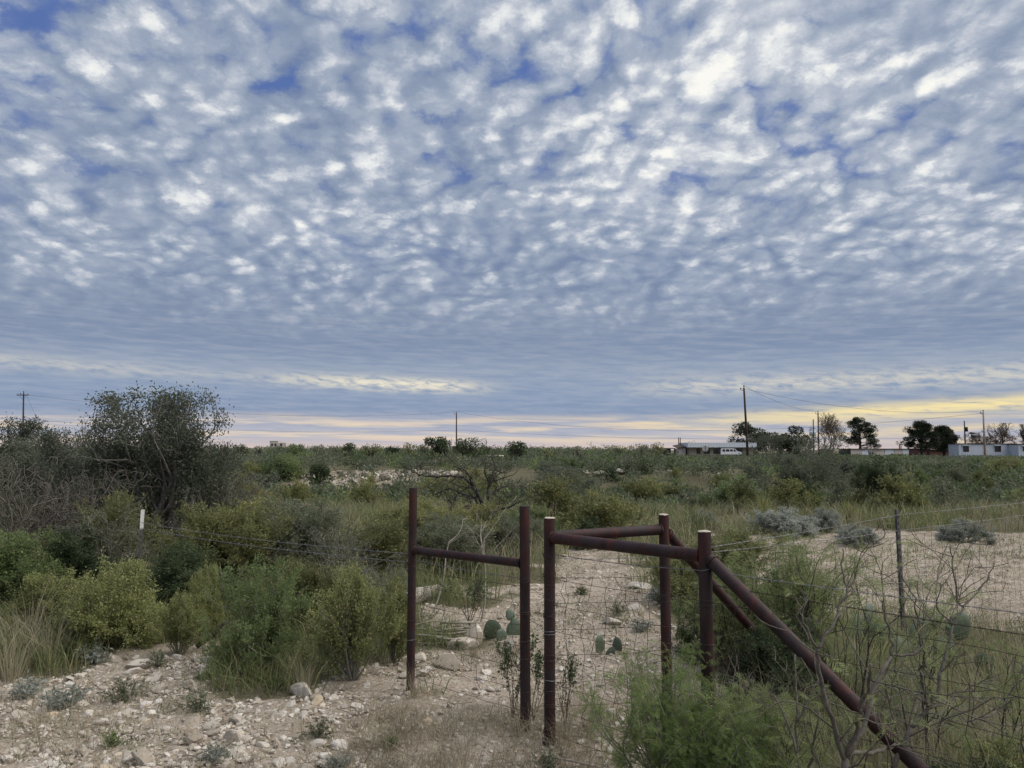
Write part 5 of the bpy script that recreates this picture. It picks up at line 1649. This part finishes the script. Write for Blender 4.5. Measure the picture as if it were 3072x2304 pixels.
def grasses():
    rng = np.random.default_rng(123)
    veg = lambda lim: (lambda x, y: bare(x, y) < lim * rng.uniform(.2, 1.4, len(x)))
    # green meadow between the plain and the scrub
    mb = MB()
    x, y = scatter(13500, 7.5, 30, -250, 2560, rng, lambda x, y: (bare(x, y) < .5 * rng.uniform(.2, 1.4, len(x))) & (np.sin(x * .9 + 1.3 * np.sin(y * .5)) * np.sin(y * .7 + x * .3) + rng.normal(0, .5, len(x)) > -.25), .9)
    tufts(mb, x, y, 8, rng.uniform(.18, .52, len(x)), .007 + y * .00052, .75, rng, .09)
    x, y = scatter(2600, 5.2, 9.0, -20, 1000, rng, veg(.4))
    tufts(mb, x, y, 10, rng.uniform(.12, .34, len(x)), .006, .8, rng, .06)
    x, y = scatter(1150, 3.0, 7.5, 1500, 2260, rng, veg(.5))
    tufts(mb, x, y, 9, rng.uniform(.10, .34, len(x)), .0045, .8, rng, .05)
    x, y = scatter(900, 6.5, 15.5, 1350, 2260, rng, lambda x, y: (bare(x, y) > .4) & (np.sin(x * 1.3 + 2) * np.sin(y * 1.7 + x * .4) + rng.normal(0, .45, len(x)) > .15))
    tufts(mb, x, y, 9, rng.uniform(.05, .17, len(x)), .006, 1.0, rng, .07)
    tag(put('meadow_grass', mb.mesh('meadow_grass', M['meadow'], False)), 'green and yellow grass of the meadow behind the fences', 'grass', kind='stuff')
    # straw
    mb = MB()
    x, y = scatter(2400, 9, 24, 500, 2260, rng, veg(.6), .9)
    x2, y2 = x, y
    sel = (np.sin(x * 1.1 + 1) * np.sin(y * .8) > -.1)
    tufts(mb, x[sel], y[sel], 9, rng.uniform(.25, .6, sel.sum()), .005 + y[sel] * .00035, .6, rng, .08)
    x, y = scatter(1000, 3.7, 6.4, -20, 1500, rng)
    cl = np.sin(x * 2.1 + .6) * np.sin(y * 2.7 + .3) + rng.normal(0, .35, len(x)) > .15
    tufts(mb, x[cl], y[cl], 8, rng.uniform(.04, .14, cl.sum()), .0030, 1.6, rng, .045)
    x, y = scatter(700, 3.8, 5.8, -20, 900, rng)
    cl = np.sin(x * 2.6 + 2.2) * np.sin(y * 3.1) + rng.normal(0, .4, len(x)) > .2
    tufts(mb, x[cl], y[cl], 9, rng.uniform(.05, .16, cl.sum()), .0030, 1.3, rng, .05)
    x, y = scatter(380, 3.8, 4.9, 760, 1330, rng)
    tufts(mb, x, y, 11, rng.uniform(.07, .2, len(x)), .0030, 1.5, rng, .05)
    x, y = scatter(2400, 6, 15, 900, 2260, rng, lambda x, y: bare(x, y) > .4)
    tufts(mb, x, y, 6, rng.uniform(.03, .10, len(x)), .0045, 1.6, rng, .05)
    x, y = scatter(600, 3.0, 6.8, 1540, 2260, rng, veg(.7))
    tufts(mb, x, y, 8, rng.uniform(.18, .5, len(x)), .0034, .7, rng, .05)
    tag(put('dry_grass', mb.mesh('dry_grass', M['straw'], False)), 'short pale dry grass scattered over the stony ground', 'grass', kind='stuff')
    # low leafy weeds over the whole foreground
    mb = MB()
    x, y = scatter(900, 3.7, 7.0, -20, 2230, rng)
    cl = np.sin(x * 1.7 + 2.0) * np.sin(y * 2.1 + 1.0) + rng.normal(0, .4, len(x)) > .35
    x, y = x[cl], y[cl]
    x3, y3 = scatter(5200, 5.6, 16, 880, 2230, rng, lambda x, y: np.sin(x * 2.3 + .4) * np.sin(y * 1.9) + rng.normal(0, .5, len(x)) > .1, .9)
    x, y = np.concatenate([x, x3]), np.concatenate([y, y3])
    k = 15
    i = np.repeat(np.arange(len(x)), k)
    hh = rng.uniform(.02, .08, len(x))[i]
    C = np.stack([x[i] + rng.normal(0, .035, len(i)), y[i] + rng.normal(0, .035, len(i)), np.zeros(len(i))], 1)
    C[:, 2] = hgt(C[:, 0], C[:, 1]) + rng.uniform(0, 1, len(i)) * hh
    U = rng.normal(0, 1, (len(i), 3)); U[:, 2] = np.abs(U[:, 2]) + .3
    mb.leaves(C, U, rng.uniform(.012, .03, len(i)), rng.uniform(.005, .010, len(i)), rng)
    tag(put('ground_cover', mb.mesh('ground_cover', M['dusk'], False)), 'low grey green weeds creeping between the stones', 'weeds', kind='stuff')
    # dead stalks and twigs lying about
    mb = MB()
    x, y = scatter(2600, 3.7, 12, -20, 2230, rng)
    for a, b in zip(x, y):
        an = rng.uniform(0, math.pi); L = rng.uniform(.04, .22)
        p = np.array([a, b, gz(a, b) + .008]); d = np.array([math.cos(an), math.sin(an), rng.normal(0, .12)]) * L
        mb.tube([p - d / 2, p + rng.normal(0, .01, 3) + [0, 0, .008], p + d / 2], rng.uniform(.0012, .003), 3, cap=False)
    tag(put('ground_litter', mb.mesh('ground_litter', M['litter'], False)), 'dead stalks and twigs littering the stony ground', 'litter', kind='stuff')
grasses()

def tussocks():
    rng = np.random.default_rng(321)
    def one(n, H, W, lean, spread):
        mb = MB()
        C = np.stack([rng.normal(0, spread, n), rng.normal(0, spread, n), np.full(n, -.01)], 1)
        hh = H * rng.uniform(.4, 1.1, n)
        L = np.concatenate([(C[:, :2] * 2.2 / (spread + .01) * .35 + rng.normal(0, .35, (n, 2))) * (hh * lean)[:, None], np.zeros((n, 1))], 1)
        mb.blades(C, hh, W * rng.uniform(.6, 1.2, n), L, rng)
        return mb
    st = one(110, .6, .0042, .5, .045).mesh('straw_tussock', M['straw'], False)
    gr = one(220, .6, .0075, .75, .06).mesh('grass_tussock', M['meadow'], False)
    for me, c, y, s, lab in ((st, 60, 6.2, 1.05, 'tall straw coloured grass clump at the left edge'), (st, 105, 5.9, .9, 'straw grass clump right of the tall one at the left edge'),
                             (st, 22, 5.5, .8, 'straw grass clump nearest the lower left corner'), (st, 655, 5.15, .55, 'straw grass at the foot of the dense green bush'),
                             (st, 1215, 4.25, .42, 'dry grass clump at the foot of the red gate post'), (st, 895, 5.1, .42, 'dry grass at the foot of the left brace post'),
                             (st, 1025, 6.2, .35, 'brown grass clump beside the middle boulder'),
                             (gr, 1850, 5.0, .95, 'tall yellow green grass clump under the prickly pear'), (gr, 1905, 5.3, .85, 'yellow green grass clump right beside the tall one under the prickly pear'),
                             (gr, 1760, 5.2, .8, 'green grass clump behind the long slanting brace'), (st, 2120, 3.4, .75, 'straw grass standing in front of the dark shrub at the lower right'),
                             (st, 1525, 7.9, .6, 'dry grass clump behind the rear capped post'), (gr, 2190, 3.2, .7, 'green grass clump at the lower right corner'),
                             (gr, 1655, 16.2, 1.1, 'tall yellowing grass clump left of the largest silver bush'), (gr, 1500, 15.0, 1.1, 'yellowing grass clump above the rear capped post')):
        x = xat(c, y)
        tag(put(me.name.split('.')[0], me, None, (x, y, gz(x, y)), (0, 0, c * .13), (s, s, s)), lab, 'grass clump')
    # grey leafy weeds in the stones
    def weed(n, H, spread, L, W, mat):
        mb = MB(); st_ = MB()
        for i in range(n):
            a = rng.uniform(0, 2 * math.pi); t = R(rng.uniform(10, 70))
            d = np.array([math.sin(t) * math.cos(a), math.sin(t) * math.sin(a), math.cos(t)])
            P = np.array([[0, 0, -.01], d * H * .5 * rng.uniform(.8, 1.2), d * H * rng.uniform(.7, 1.1) - [0, 0, .02]])
            st_.tube(P, .0014, 3, cap=False)
            m = 14
            f = rng.uniform(.25, 1, m)
            C = P[0] + (P[2] - P[0]) * f[:, None]
            U = d * .4 + rng.normal(0, .7, (m, 3)); U[:, 2] -= .1
            mb.leaves(C, U, L * rng.uniform(.6, 1.2, m), W, rng, bend=.15)
        return st_.mesh('stems', M['twig_brown'], False), mb.mesh('foliage', M[mat], False)
    wa = weed(22, .19, .05, .05, .013, 'silver'); wb = weed(20, .16, .05, .034, .010, 'dusk'); wc = weed(16, .13, .04, .03, .010, 'green')
    for pr, c, y, s, lab in ((wa, 195, 5.95, 1.0, 'silvery weed on the stones below the yellow green bush'), (wb, 268, 5.05, 1.1, 'dark leafy weed among the white stones at the left'),
                             (wa, 130, 4.95, 1.0, 'silvery drooping weed at the left above the white stones'), (wb, 430, 4.85, 1.0, 'small leafy weed below the dense green bush'),
                             (wa, 465, 4.1, .6, 'small silver weed at the bottom below the pale round stone'), (wb, 345, 5.85, .9, 'grey weed right of the silvery one under the small pale bush'),
                             (wa, 735, 4.05, .55, 'pale weed on the stones at the bottom centre left'), (wc, 240, 4.35, .8, 'green weed among the stones at the lower left'),
                             (wb, 520, 5.55, .9, 'grey weed at the foot of the dense green bush'), (wc, 600, 5.25, 1.0, 'low green weed in front of the dense green bush'),
                             (wb, 690, 4.45, .8, 'grey green weed left of the brace post on the stones'), (wc, 840, 4.3, .7, 'small green weed below the left brace post'),
                             (wa, 60, 5.2, .9, 'silvery weed next to the lower left straw grass'), (wb, 1180, 3.95, .8, 'grey weed at the bottom below the red gate post'),
                             (wc, 985, 6.4, .9, 'green weed next to the stick pile'), (wa, 1385, 6.9, .8, 'silvery weed left of the rear capped post'), (wa, 1425, 8.3, 1.1, 'pale grey weed on the bare ground left of the rear post'),
                             (wb, 1335, 7.6, .9, 'grey weed in the middle of the bare path'), (wc, 1260, 8.8, 1.0, 'green weed at the left side of the bare path')):
        x = xat(c, y)
        o = tag(empty('weed', (x, y, gz(x, y)), c * .17, s), lab, 'weed')
        put('stems', pr[0], o); put('foliage', pr[1], o)
tussocks()

# ------------------------------------------------------------------ far trees
def pine(col, y, row_top, wcols, label, seed, flat=.5, z=None):
    rng = np.random.default_rng(seed)
    x = xat(col, y); g = gz(x, y)
    H = zat(row_top, y) - g; W = wcols / F2 * y * .56
    r = tag(empty('pine_tree', (x, y, g)), label, 'tree')
    tr = MB().tube([(0, 0, -.5), (.15, 0, H * .35), (-.1, 0, H * .7), (0, 0, H * .93)], [.34, .27, .16, .05], 8)
    lm = MB()
    nb = 38
    for i in range(nb):
        f = .22 + .75 * i / nb
        a = rng.uniform(0, 2 * math.pi)
        # widest in the middle, broad rounded top
        prof = math.sin(math.pi * min(1, (.18 + .80 * f)) ** flat) ** .55 if f < .97 else .3
        L = W * prof * rng.uniform(.65, 1.05)
        z0 = H * f * .90
        rise = rng.uniform(.05, .30) * L + .10 * H * f * .3
        P = np.array([[0, 0, z0], [math.cos(a) * L * .5, math.sin(a) * L * .5, z0 + rise * .3], [math.cos(a) * L, math.sin(a) * L, z0 + rise]])
        tr.tube(P, [.09, .06, .02], 5, cap=False)
        for j in range(6):
            c = P[1] + (P[2] - P[1]) * rng.uniform(.0, 1.08) + rng.normal(0, .20, 3)
            n = 85
            d = rng.normal(size=(n, 3)); d /= np.linalg.norm(d, axis=1, keepdims=True)
            q = c + d * np.array([.70, .70, .36]) * (rng.uniform(.1, 1, n) ** .5)[:, None] * rng.uniform(.75, 1.2)
            lm.leaves(q, d + [0, 0, .5], rng.uniform(.18, .42, n), .105, rng)
    part('trunk', tr, 'bark_dark', r, True)
    part('crown', lm, 'pine', r)
pine(1858, 196, 896, 78, 'broad topped dark pine, leftmost of the three pines behind the white building', 41, .55)
pine(1990, 160, 906, 74, 'tall spreading pine in front of the red shed', 42, .5)
pine(2039, 163, 916, 52, 'shorter narrow pine just right of the tall spreading pine', 43, .6)

def round_tree(col, y, row_top, wcols, mat, label, seed, n=6000, leaf=.40, airy=.4, low=.08):
    rng = np.random.default_rng(seed)
    x = xat(col, y); g = gz(x, y)
    H = zat(row_top, y) - g; W = wcols / F2 * y * .5
    r = tag(empty('broadleaf_tree', (x, y, g)), label, 'tree')
    tr = MB().tube([(0, 0, -.5), (.1, 0, H * .2), (0, 0, H * .45)], [.30, .22, .14], 8)
    lm = MB()
    k = 26
    cs = []
    for i in range(k):
        a = rng.uniform(0, 2 * math.pi); u = rng.uniform(low, .9)
        rad = W * math.sin(math.pi * (.12 + .8 * u)) ** .6 * rng.uniform(.35, .92)
        c = np.array([math.cos(a) * rad, math.sin(a) * rad, H * (.12 + .80 * u)])
        cs.append(c)
        tr.tube([(0, 0, H * .25), c * [.5, .5, .8], c], [.10, .06, .02], 4, cap=False)
    cs = np.array(cs)
    i = rng.integers(0, k, n)
    d = rng.normal(size=(n, 3)); d /= np.linalg.norm(d, axis=1, keepdims=True)
    s = rng.uniform(.55, 1.15, k)[i] * W * .36
    P = cs[i] + d * (rng.uniform(.05, 1, n) ** airy * s)[:, None] * [1, 1, .8]
    lm.leaves(P, d + rng.normal(0, .5, (n, 3)), leaf * rng.uniform(.6, 1.3, n), leaf * .5, rng)
    part('trunk', tr, 'bark_dark', r, True)
    part('crown', lm, mat, r)
round_tree(1624, 195, 909, 88, 'tree_dark', 'dark rounded tree behind the leaning utility pole', 51, 8000, .44, airy=.3, low=.0)
round_tree(1706, 188, 914, 78, 'tree_dark', 'dense dark round tree right of the leaning pole', 52, 8000, .44, airy=.28, low=.0)
round_tree(1748, 180, 930, 60, 'olive', 'sparse brownish tree below the two thin poles', 53, 900, .22)
round_tree(1420, 150, 952, 30, 'olive', 'small yellowish tree left of the dark open shelter', 54, 1200, .26)
round_tree(1386, 150, 957, 32, 'dusk', 'small grey tree at the horizon left of the yellowish one', 55, 700, .24)
round_tree(1496, 200, 950, 34, 'dark', 'dark treetop rising behind the low house roof at its left', 56, 700, .3)
round_tree(1568, 205, 953, 30, 'dusk', 'thin treetop behind the middle of the low house roof', 57, 500, .26)
round_tree(944, 70, 939, 62, 'dark', 'dark rounded mesquite on the horizon left of the middle utility pole', 58, 2600, .20)
round_tree(1016, 72, 946, 78, 'dark', 'wide dark mesquite on the horizon right of the middle utility pole', 59, 2400, .20)
round_tree(1114, 68, 949, 46, 'dark', 'small dark mesquite on the horizon above the right brace post', 60, 1700, .18)
round_tree(752, 84, 953, 36, 'dark', 'dark bush on the horizon above the white rocky bank', 61, 1100, .2)
round_tree(688, 88, 955, 40, 'dusk', 'grey bush on the horizon left of the dark horizon bush', 62, 700, .2)
round_tree(884, 82, 952, 30, 'olive', 'thin tree on the horizon left of the dark rounded mesquite', 63, 500, .18)
round_tree(640, 80, 955, 44, 'green', 'green mesquite on the horizon right of the twisted tree', 64, 1100, .2)
round_tree(610, 46, 984, 95, 'green', 'bright green bush in the middle distance right of the twisted tree', 65, 4200, .12, low=.0)
round_tree(690, 44, 1000, 60, 'dark', 'dark low bush right of the bright green bush', 66, 2400, .12, low=.0)
round_tree(1300, 52, 986, 75, 'green', 'bright green bush above the rear of the pipe gate', 67, 3000, .13, low=.0)

for args in ((520, 95, 957, 40, 'dark', 'dark bush on the horizon touching the right end of the twisted trees', 71, 900, .2), (556, 92, 959, 34, 'dusk', 'grey bush on the horizon left of the tiny tan building', 72, 500, .2),
             (722, 95, 957, 34, 'dusk', 'pale grey bush on the horizon right of the grey horizon bush', 73, 420, .2), (800, 90, 955, 44, 'olive', 'loose olive tree on the horizon above the rocky bank', 74, 620, .2),
             (848, 88, 958, 30, 'dark', 'small dark bush on the horizon right of the loose olive tree', 75, 700, .2), (915, 86, 957, 30, 'dusk', 'thin grey bush on the horizon touching the dark rounded mesquite', 76, 420, .2),
             (1180, 105, 962, 30, 'olive', 'low olive bush on the horizon above the red gate post', 77, 420, .22), (1250, 110, 963, 44, 'dusk', 'wide low grey bush on the horizon above the V shaped walk through', 78, 600, .22),
             (1335, 115, 960, 40, 'olive', 'ragged olive tree on the horizon left of the small grey tree', 79, 620, .22), (1052, 100, 958, 26, 'dusk', 'thin grey tree on the horizon right of the wide dark mesquite', 80, 350, .2)):
    round_tree(*args[:6], args[6], args[7], args[8], low=.1)
for args in ((1375, 46, 1000, 92, 'dark', 'dark bush in the scrub left of the low house', 81), (1480, 58, 992, 84, 'green', 'green bush in the scrub below the dark open shelter', 82), (1545, 50, 1002, 78, 'dark', 'dark bush in the scrub below the white van', 83),
             (1622, 54, 996, 86, 'dusk', 'grey green bush in the scrub below the leaning pole', 84), (1810, 44, 990, 96, 'oak', 'greyish bush in the scrub right of the bare trunked mesquite', 85), (1905, 48, 984, 72, 'dark', 'dark upright bush below the long white building', 86),
             (1985, 52, 998, 92, 'dusk', 'grey green bush in the scrub below the red shed', 87), (2060, 42, 1004, 96, 'dark', 'dark bush in the scrub left of the pale utility pole', 88), (2150, 50, 998, 92, 'green', 'yellow green bush below the long mobile home', 89),
             (2215, 40, 1008, 100, 'oak', 'grey bush in the scrub at the right edge', 90), (1700, 47, 1006, 84, 'green', 'bright green bush in the scrub left of the bare trunked mesquite', 91), (1195, 48, 1003, 70, 'oak', 'grey bush in the scrub above the red gate post', 92),
             (560, 38, 1012, 90, 'oak', 'grey bush in the brush right of the twisted trees', 93)):
    round_tree(*args, 2000, .13, low=.0)

def bare_tree(col, y, row_top, wcols, label, seed, lean=0.0, mat='twig_brown', kids=(5, 5, 4, 4)):
    x = xat(col, y); g = gz(x, y)
    H = zat(row_top, y) - g; W = wcols / F2 * y
    cfg = dict(DEAD, stems=3, tilt=(5, 35), levels=4, kids=list(kids), wob=.12, r0=.20, up=[.05, .06, .04, .02], ang=(18, 55), ratio=(.5, .8))
    pr = make_plant('bare_tree', H, W, cfg, None, mat, min_r=.024, base_r=.15, sides=3)
    pr.branch.name = 'limbs'; pr.bname = 'limbs'
    o = plant(pr, x, y, H, W, label, 'tree', rz=seed)
    if lean: o.rotation_euler[1] = R(lean)
bare_tree(1790, 178, 893, 80, 'bare windblown tree behind the two thin poles', .7, 7, 'twig_brown')
bare_tree(2163, 172, 913, 92, 'bare spreading tree behind the white mobile home', 2.1)
bare_tree(2118, 176, 934, 70, 'low bare tree behind the pale utility pole', 1.1)
bare_tree(2225, 168, 915, 70, 'bare tree at the right edge behind the mobile home', 3.2)
bare_tree(1880, 150, 958, 60, 'bare grey shrub below the leftmost pine', 4.2, 0, 'twig', (4, 4, 3, 3))

# ------------------------------------------------------------------ stones
def ico(sub):
    import bmesh
    bm = bmesh.new()
    bmesh.ops.create_icosphere(bm, subdivisions=sub, radius=1.0)
    V = np.array([v.co[:] for v in bm.verts]); T = np.array([[v.index for v in f.verts] for f in bm.faces])
    bm.free()
    return V, T
IV1, IT1 = ico(1)
IV2, IT2 = ico(2)
IV3, IT3 = ico(3)
def rock_shape(V, rng, flat=.55, cuts=6, rough=.05, cutd=(.50, .82)):
    """a ball chopped by random planes, so that it has faces and edges like broken limestone"""
    P = V.copy()
    for i in range(cuts):
        n = rng.normal(size=3); n /= np.linalg.norm(n)
        d = rng.uniform(*cutd)
        e = np.maximum(P @ n - d, 0)
        P = P - e[:, None] * n * .96
    f1 = rng.normal(size=(4, 3)) * 2.6
    ph = rng.uniform(0, 6, 4)
    P = P * (1 + rough * np.sin(P @ f1.T + ph).sum(1))[:, None]
    f2 = rng.normal(size=(5, 3)) * 8
    P = P * (1 + rough * .35 * np.sin(P @ f2.T).sum(1))[:, None]
    return P * np.array([1.0, rng.uniform(.65, .95), flat * rng.uniform(.8, 1.2)])

def stones():
    rng = np.random.default_rng(505)
    protos_ = []
    for i in range(14):
        mb = MB().add(rock_shape(IV2, rng, .48, 7, .035), None, IT2)
        me = mb.mesh('stone', M['stone'], False)
        protos_.append(me)
    # 300 stones that show singly: children of the ground
    cand = []
    X, Y = scatter(4200, 3.72, 6.1, -30, 1420, rng)
    k = bare(X, Y) > .3
    X, Y = X[k], Y[k]
    colv = 1106 + X / Y * F2
    # the left slope is stonier than the trodden middle
    w = np.where(colv < 800, 1.0, .45)
    k = rng.uniform(size=len(X)) < w
    X, Y, colv = X[k], Y[k], colv[k]
    Sz = np.exp(rng.normal(math.log(.016), .50, len(X)))
    Sz = np.clip(Sz, .006, .062) * np.where(colv < 700, .98, .85)
    order = np.argsort(-Sz / Y)
    top = order[:300]
    placed = 0
    for j in top:
        x, y, s = X[j], Y[j], Sz[j]
        me = protos_[rng.integers(0, 14)]
        put('stone', me, ground, (x, y, gz(x, y) + s * .16), (rng.normal(0, .22), rng.normal(0, .22), rng.uniform(0, 6.28)), (s * 1.15, s * 1.05, s))
    rest = order[300:]
    def gravel(name, X, Y, Sz, label):
        mb = MB()
        n = len(X)
        fl = rng.uniform(.35, .7, n)
        a = rng.uniform(0, 6.28, n); tx = rng.normal(0, .25, n); ty = rng.normal(0, .25, n)
        V = np.repeat(IV0[None], n, 0) * (1 + rng.normal(0, .20, (n, 12, 1)))
        V = V * np.stack([np.ones(n), rng.uniform(.6, .95, n), fl], 1)[:, None, :] * Sz[:, None, None]
        ca, sa = np.cos(a)[:, None], np.sin(a)[:, None]
        x = V[:, :, 0] * ca - V[:, :, 1] * sa; y = V[:, :, 0] * sa + V[:, :, 1] * ca
        z = V[:, :, 2] + x * tx[:, None] + y * ty[:, None]
        W = np.stack([x + X[:, None], y + Y[:, None], z + (hgt(X, Y) + Sz * .12)[:, None]], -1).reshape(-1, 3)
        T = (np.arange(n)[:, None, None] * 12 + IT0[None]).reshape(-1, 3)
        mb.add(W, None, T)
        tag(put(name, mb.mesh(name, M['stone'], False)), label, 'gravel', kind='stuff')
    gx, gy = scatter(12000, 3.65, 6.3, -40, 1700, rng)
    k = (bare(gx, gy) > rng.uniform(.1, .6, len(gx))) & (rng.uniform(size=len(gx)) < np.where((1106 + gx / gy * F2) < 820, 1.0, .6))
    gx, gy = gx[k], gy[k]
    gs = np.clip(np.exp(rng.normal(math.log(.0075), .5, len(gx))), .003, .022)
    gravel('gravel', np.concatenate([gx, X[rest]]), np.concatenate([gy, Y[rest]]), np.concatenate([gs, Sz[rest]]), 'pale limestone gravel covering the ground in front of the gate')
    gx, gy = scatter(9000, 6.2, 15.5, 860, 2230, rng, lambda x, y: bare(x, y) > rng.uniform(.3, .8, len(x)), .8)
    gs = np.clip(np.exp(rng.normal(math.log(.012), .5, len(gx))), .005, .05)
    path = (gx < 2.2)
    k = path | (rng.uniform(size=len(gx)) < .7)
    gravel('gravel', gx[k], gy[k], gs[k] * np.where(path[k], 1.15, .8), 'scattered gravel on the bare path and plain beyond the fence')
    # white broken rock on the far bank
    gx, gy = scatter(2600, 40, 49.5, 560, 1100, rng, lambda x, y: (bare(x, y) > .3) & (np.sin(x * .8 + 2) * np.sin(y * 1.3) + rng.normal(0, .4, len(x)) > .15))
    gs = np.clip(np.exp(rng.normal(math.log(.075), .6, len(gx))), .05, .45)
    gravel('rock_rubble', gx, gy, gs, 'white broken rock on the bank across the dip')
IV0, IT0 = ico(1)
if len(IV0) != 12:      # icosahedron itself
    pass
stones()

def boulders():
    rng = np.random.default_rng(606)
    for c, y, w, h, lab in ((655, 5.15, .092, .062, 'pale rounded stone alone on the dirt in front of the dense green bush'),
                            (1021, 6.60, .105, .105, 'upright pale boulder beside the stick pile'),
                            (1000, 6.45, .12, .05, 'flat slab against the upright pale boulder'),
                            (1110, 6.25, .11, .095, 'whitish speckled boulder behind the right brace post'),
                            (972, 5.85, .105, .070, 'blocky tan boulder in the middle of the gap under the low rail'),
                            (905, 6.0, .062, .045, 'pale stone touching the left brace post'),
                            (1046, 5.72, .045, .03, 'small flat stone right of the blocky tan boulder'),
                            (915, 5.65, .06, .03, 'flat stone below the pale one at the left brace post'),
                            (1372, 7.75, .10, .055, 'white stone seen through the woven wire'),
                            (1320, 7.2, .085, .04, 'yellowish flat stone above the small prickly pear'),
                            (1390, 9.2, .16, .05, 'broad pale slab lying on the path behind the woven wire'),
                            (300, 5.85, .13, .045, 'broad pale slab below the small pale bush'),
                            (240, 6.0, .08, .035, 'long flat stone left of the broad pale slab'),
                            (335, 5.5, .085, .03, 'long white flat stone at the edge of the left weeds'),
                            (405, 5.35, .07, .03, 'white flat stone in the stony left slope'),
                            (195, 6.35, .06, .035, 'small white stone under the yellow green bush'),
                            (450, 6.0, .05, .035, 'pale stone under the narrow yellow green bush'),
                            (325, 4.78, .055, .03, 'yellowish smooth stone on the left slope'),
                            (175, 4.95, .05, .035, 'white stone beside the silvery drooping weed'),
                            (315, 4.1, .075, .045, 'grey white wedge stone at the bottom left of centre'),
                            (505, 4.35, .06, .035, 'pale block on the stony slope at the lower centre left'),
                            (1810, 3.55, .06, .05, 'pale stone at the bottom under the bare grey mesquite')):
        x = xat(c, y)
        me = MB().add(rock_shape(IV3, rng, 1.0, 11, .018, (.42, .72)) * [w * 1.25, w, h * 1.35], None, IT3).mesh('boulder', M['stone'], True)
        me.set_sharp_from_angle(angle=R(14))
        tag(put('boulder', me, None, (x, y, gz(x, y) + h * .35), (rng.normal(0, .1), rng.normal(0, .1), rng.uniform(-.5, .5))), lab, 'rock')
    for c, y, w, lab in ((1292, 44.5, .42, 'large pale rock ledge on the bank above the pipe gate'), (1262, 45.0, .30, 'smaller rock ledge left of the large one on the bank'),
                         (1340, 45.5, .34, 'low pale rock on the bank right of the large ledge'), (1560, 44.0, .36, 'pale rock showing in the scrub before the low house'), (1450, 45, .3, 'pale rock in the scrub left of the low house'),
                         (1735, 43.0, .3, 'pale rock in the scrub beside the mesquite with bare trunks'), (720, 44.5, .4, 'pale rock at the left end of the rocky bank')):
        x = xat(c, y)
        me = MB().add(rock_shape(IV3, rng, .5, 11, .02, (.42, .72)) * w * 1.2, None, IT3).mesh('boulder', M['stone'], True)
        me.set_sharp_from_angle(angle=R(14))
        tag(put('boulder', me, None, (x, y, gz(x, y) + w * .3), (0, 0, rng.uniform(-.5, .5))), lab, 'rock')
boulders()

def deadfall():
    rng = np.random.default_rng(707)
    # weathered log
    a = np.array([xat(868, 7.9), 7.75, 0]); b = np.array([xat(965, 8.7), 8.75, 0])
    P = np.array([a, a + (b - a) * .35 + [0, .02, .015], a + (b - a) * .7, b])
    P[:, 2] += np.array([gz(p[0], p[1]) for p in P]) + .075
    mb = MB().tube(P - P[0], [.07, .078, .066, .04], 12)
    tag(put('log', mb.mesh('log', M['deadwood'], True), None, P[0]), 'weathered grey log lying behind the left brace post', 'log')
    # stick pile
    sticks = []
    for i in range(16):
        c = rng.uniform(900, 1010); y = rng.uniform(6.35, 7.0)
        x = xat(c, y); an = rng.normal(.1, .35) + (0 if rng.uniform() < .8 else 1.2); L = rng.uniform(.25, .5)
        d = np.array([math.cos(an), math.sin(an) * .6, rng.normal(0, .05)]) * L
        z = gz(x, y) + rng.uniform(.015, .10)
        me = MB().tube([-d / 2, rng.normal(0, .015, 3), d / 2], [.011, .009, .005], 6).mesh('stick', M['deadwood'], True)
        sticks.append((x, y, put('stick', me, None, (x, y, z))))
    words = ['leftmost', 'second', 'third', 'fourth', 'fifth', 'sixth', 'seventh', 'eighth', 'ninth', 'tenth', 'eleventh', 'twelfth', 'thirteenth', 'fourteenth', 'fifteenth', 'rightmost']
    for w_, q in zip(words, sorted(sticks, key=lambda q: q[0] / q[1])):
        tag(q[2], f'{w_} grey stick' + (' from the left' if w_ not in ('leftmost', 'rightmost') else '') + ' in the pile by the upright boulder', 'stick', 'sticks in the pile beyond the H shaped brace')
    # pale bare saplings beyond the brace
    for c, y, h, lab in ((1040, 7.4, .75, 'pale leafless sapling behind the prickly pear under the low rail'), (935, 7.6, .7, 'pale leafless twigs rising behind the log')):
        segs = []
        grow(rng, (0, 0, 0), (.25, 0, 1), h, .010, 0, dict(levels=2, kids=[4, 3], ang=(25, 60), ratio=(.4, .7), thin=.6, taper=.5, wob=.12, up=[0, .02, .02], n=6, **{'from': .3}), segs)
        mb = MB()
        for s in segs: mb.tube(s[0], np.linspace(s[1], max(.002, s[2]), len(s[0])), 5, cap=False)
        x = xat(c, y)
        tag(put('dead_sapling', mb.mesh('dead_sapling', M['deadwood'], True), None, (x, y, gz(x, y))), lab, 'dead shrub')
    # curled dead roots on the foreground
    P = np.array([(0, 0, .012), (.18, -.03, .03), (.36, -.02, .022), (.46, .05, .016), (.62, .0, .02), (.7, -.06, .012)])
    x = xat(1170, 4.15)
    tag(put('dead_branch', MB().tube(P, [.004, .006, .006, .005, .004, .002], 6).mesh('dead_branch', M['deadwood'], True), None, (x, 4.12, gz(x, 4.12)), (0, 0, -.5)), 'thin curled dead branch on the ground in front of the red gate post', 'branch')
    # dark crooked limb on the ground between bushes
    P = np.array([(0, 0, .02), (.12, .02, .10), (.2, .0, .19), (.26, .03, .22)])
    x = xat(425, 6.4)
    tag(put('dead_branch', MB().tube(P, [.022, .02, .014, .005], 7).mesh('dead_branch', M['bark_dark'], True), None, (x, 6.4, gz(x, 6.4))), 'short dark broken limb sticking up right of the small pale bush', 'branch')
deadfall()
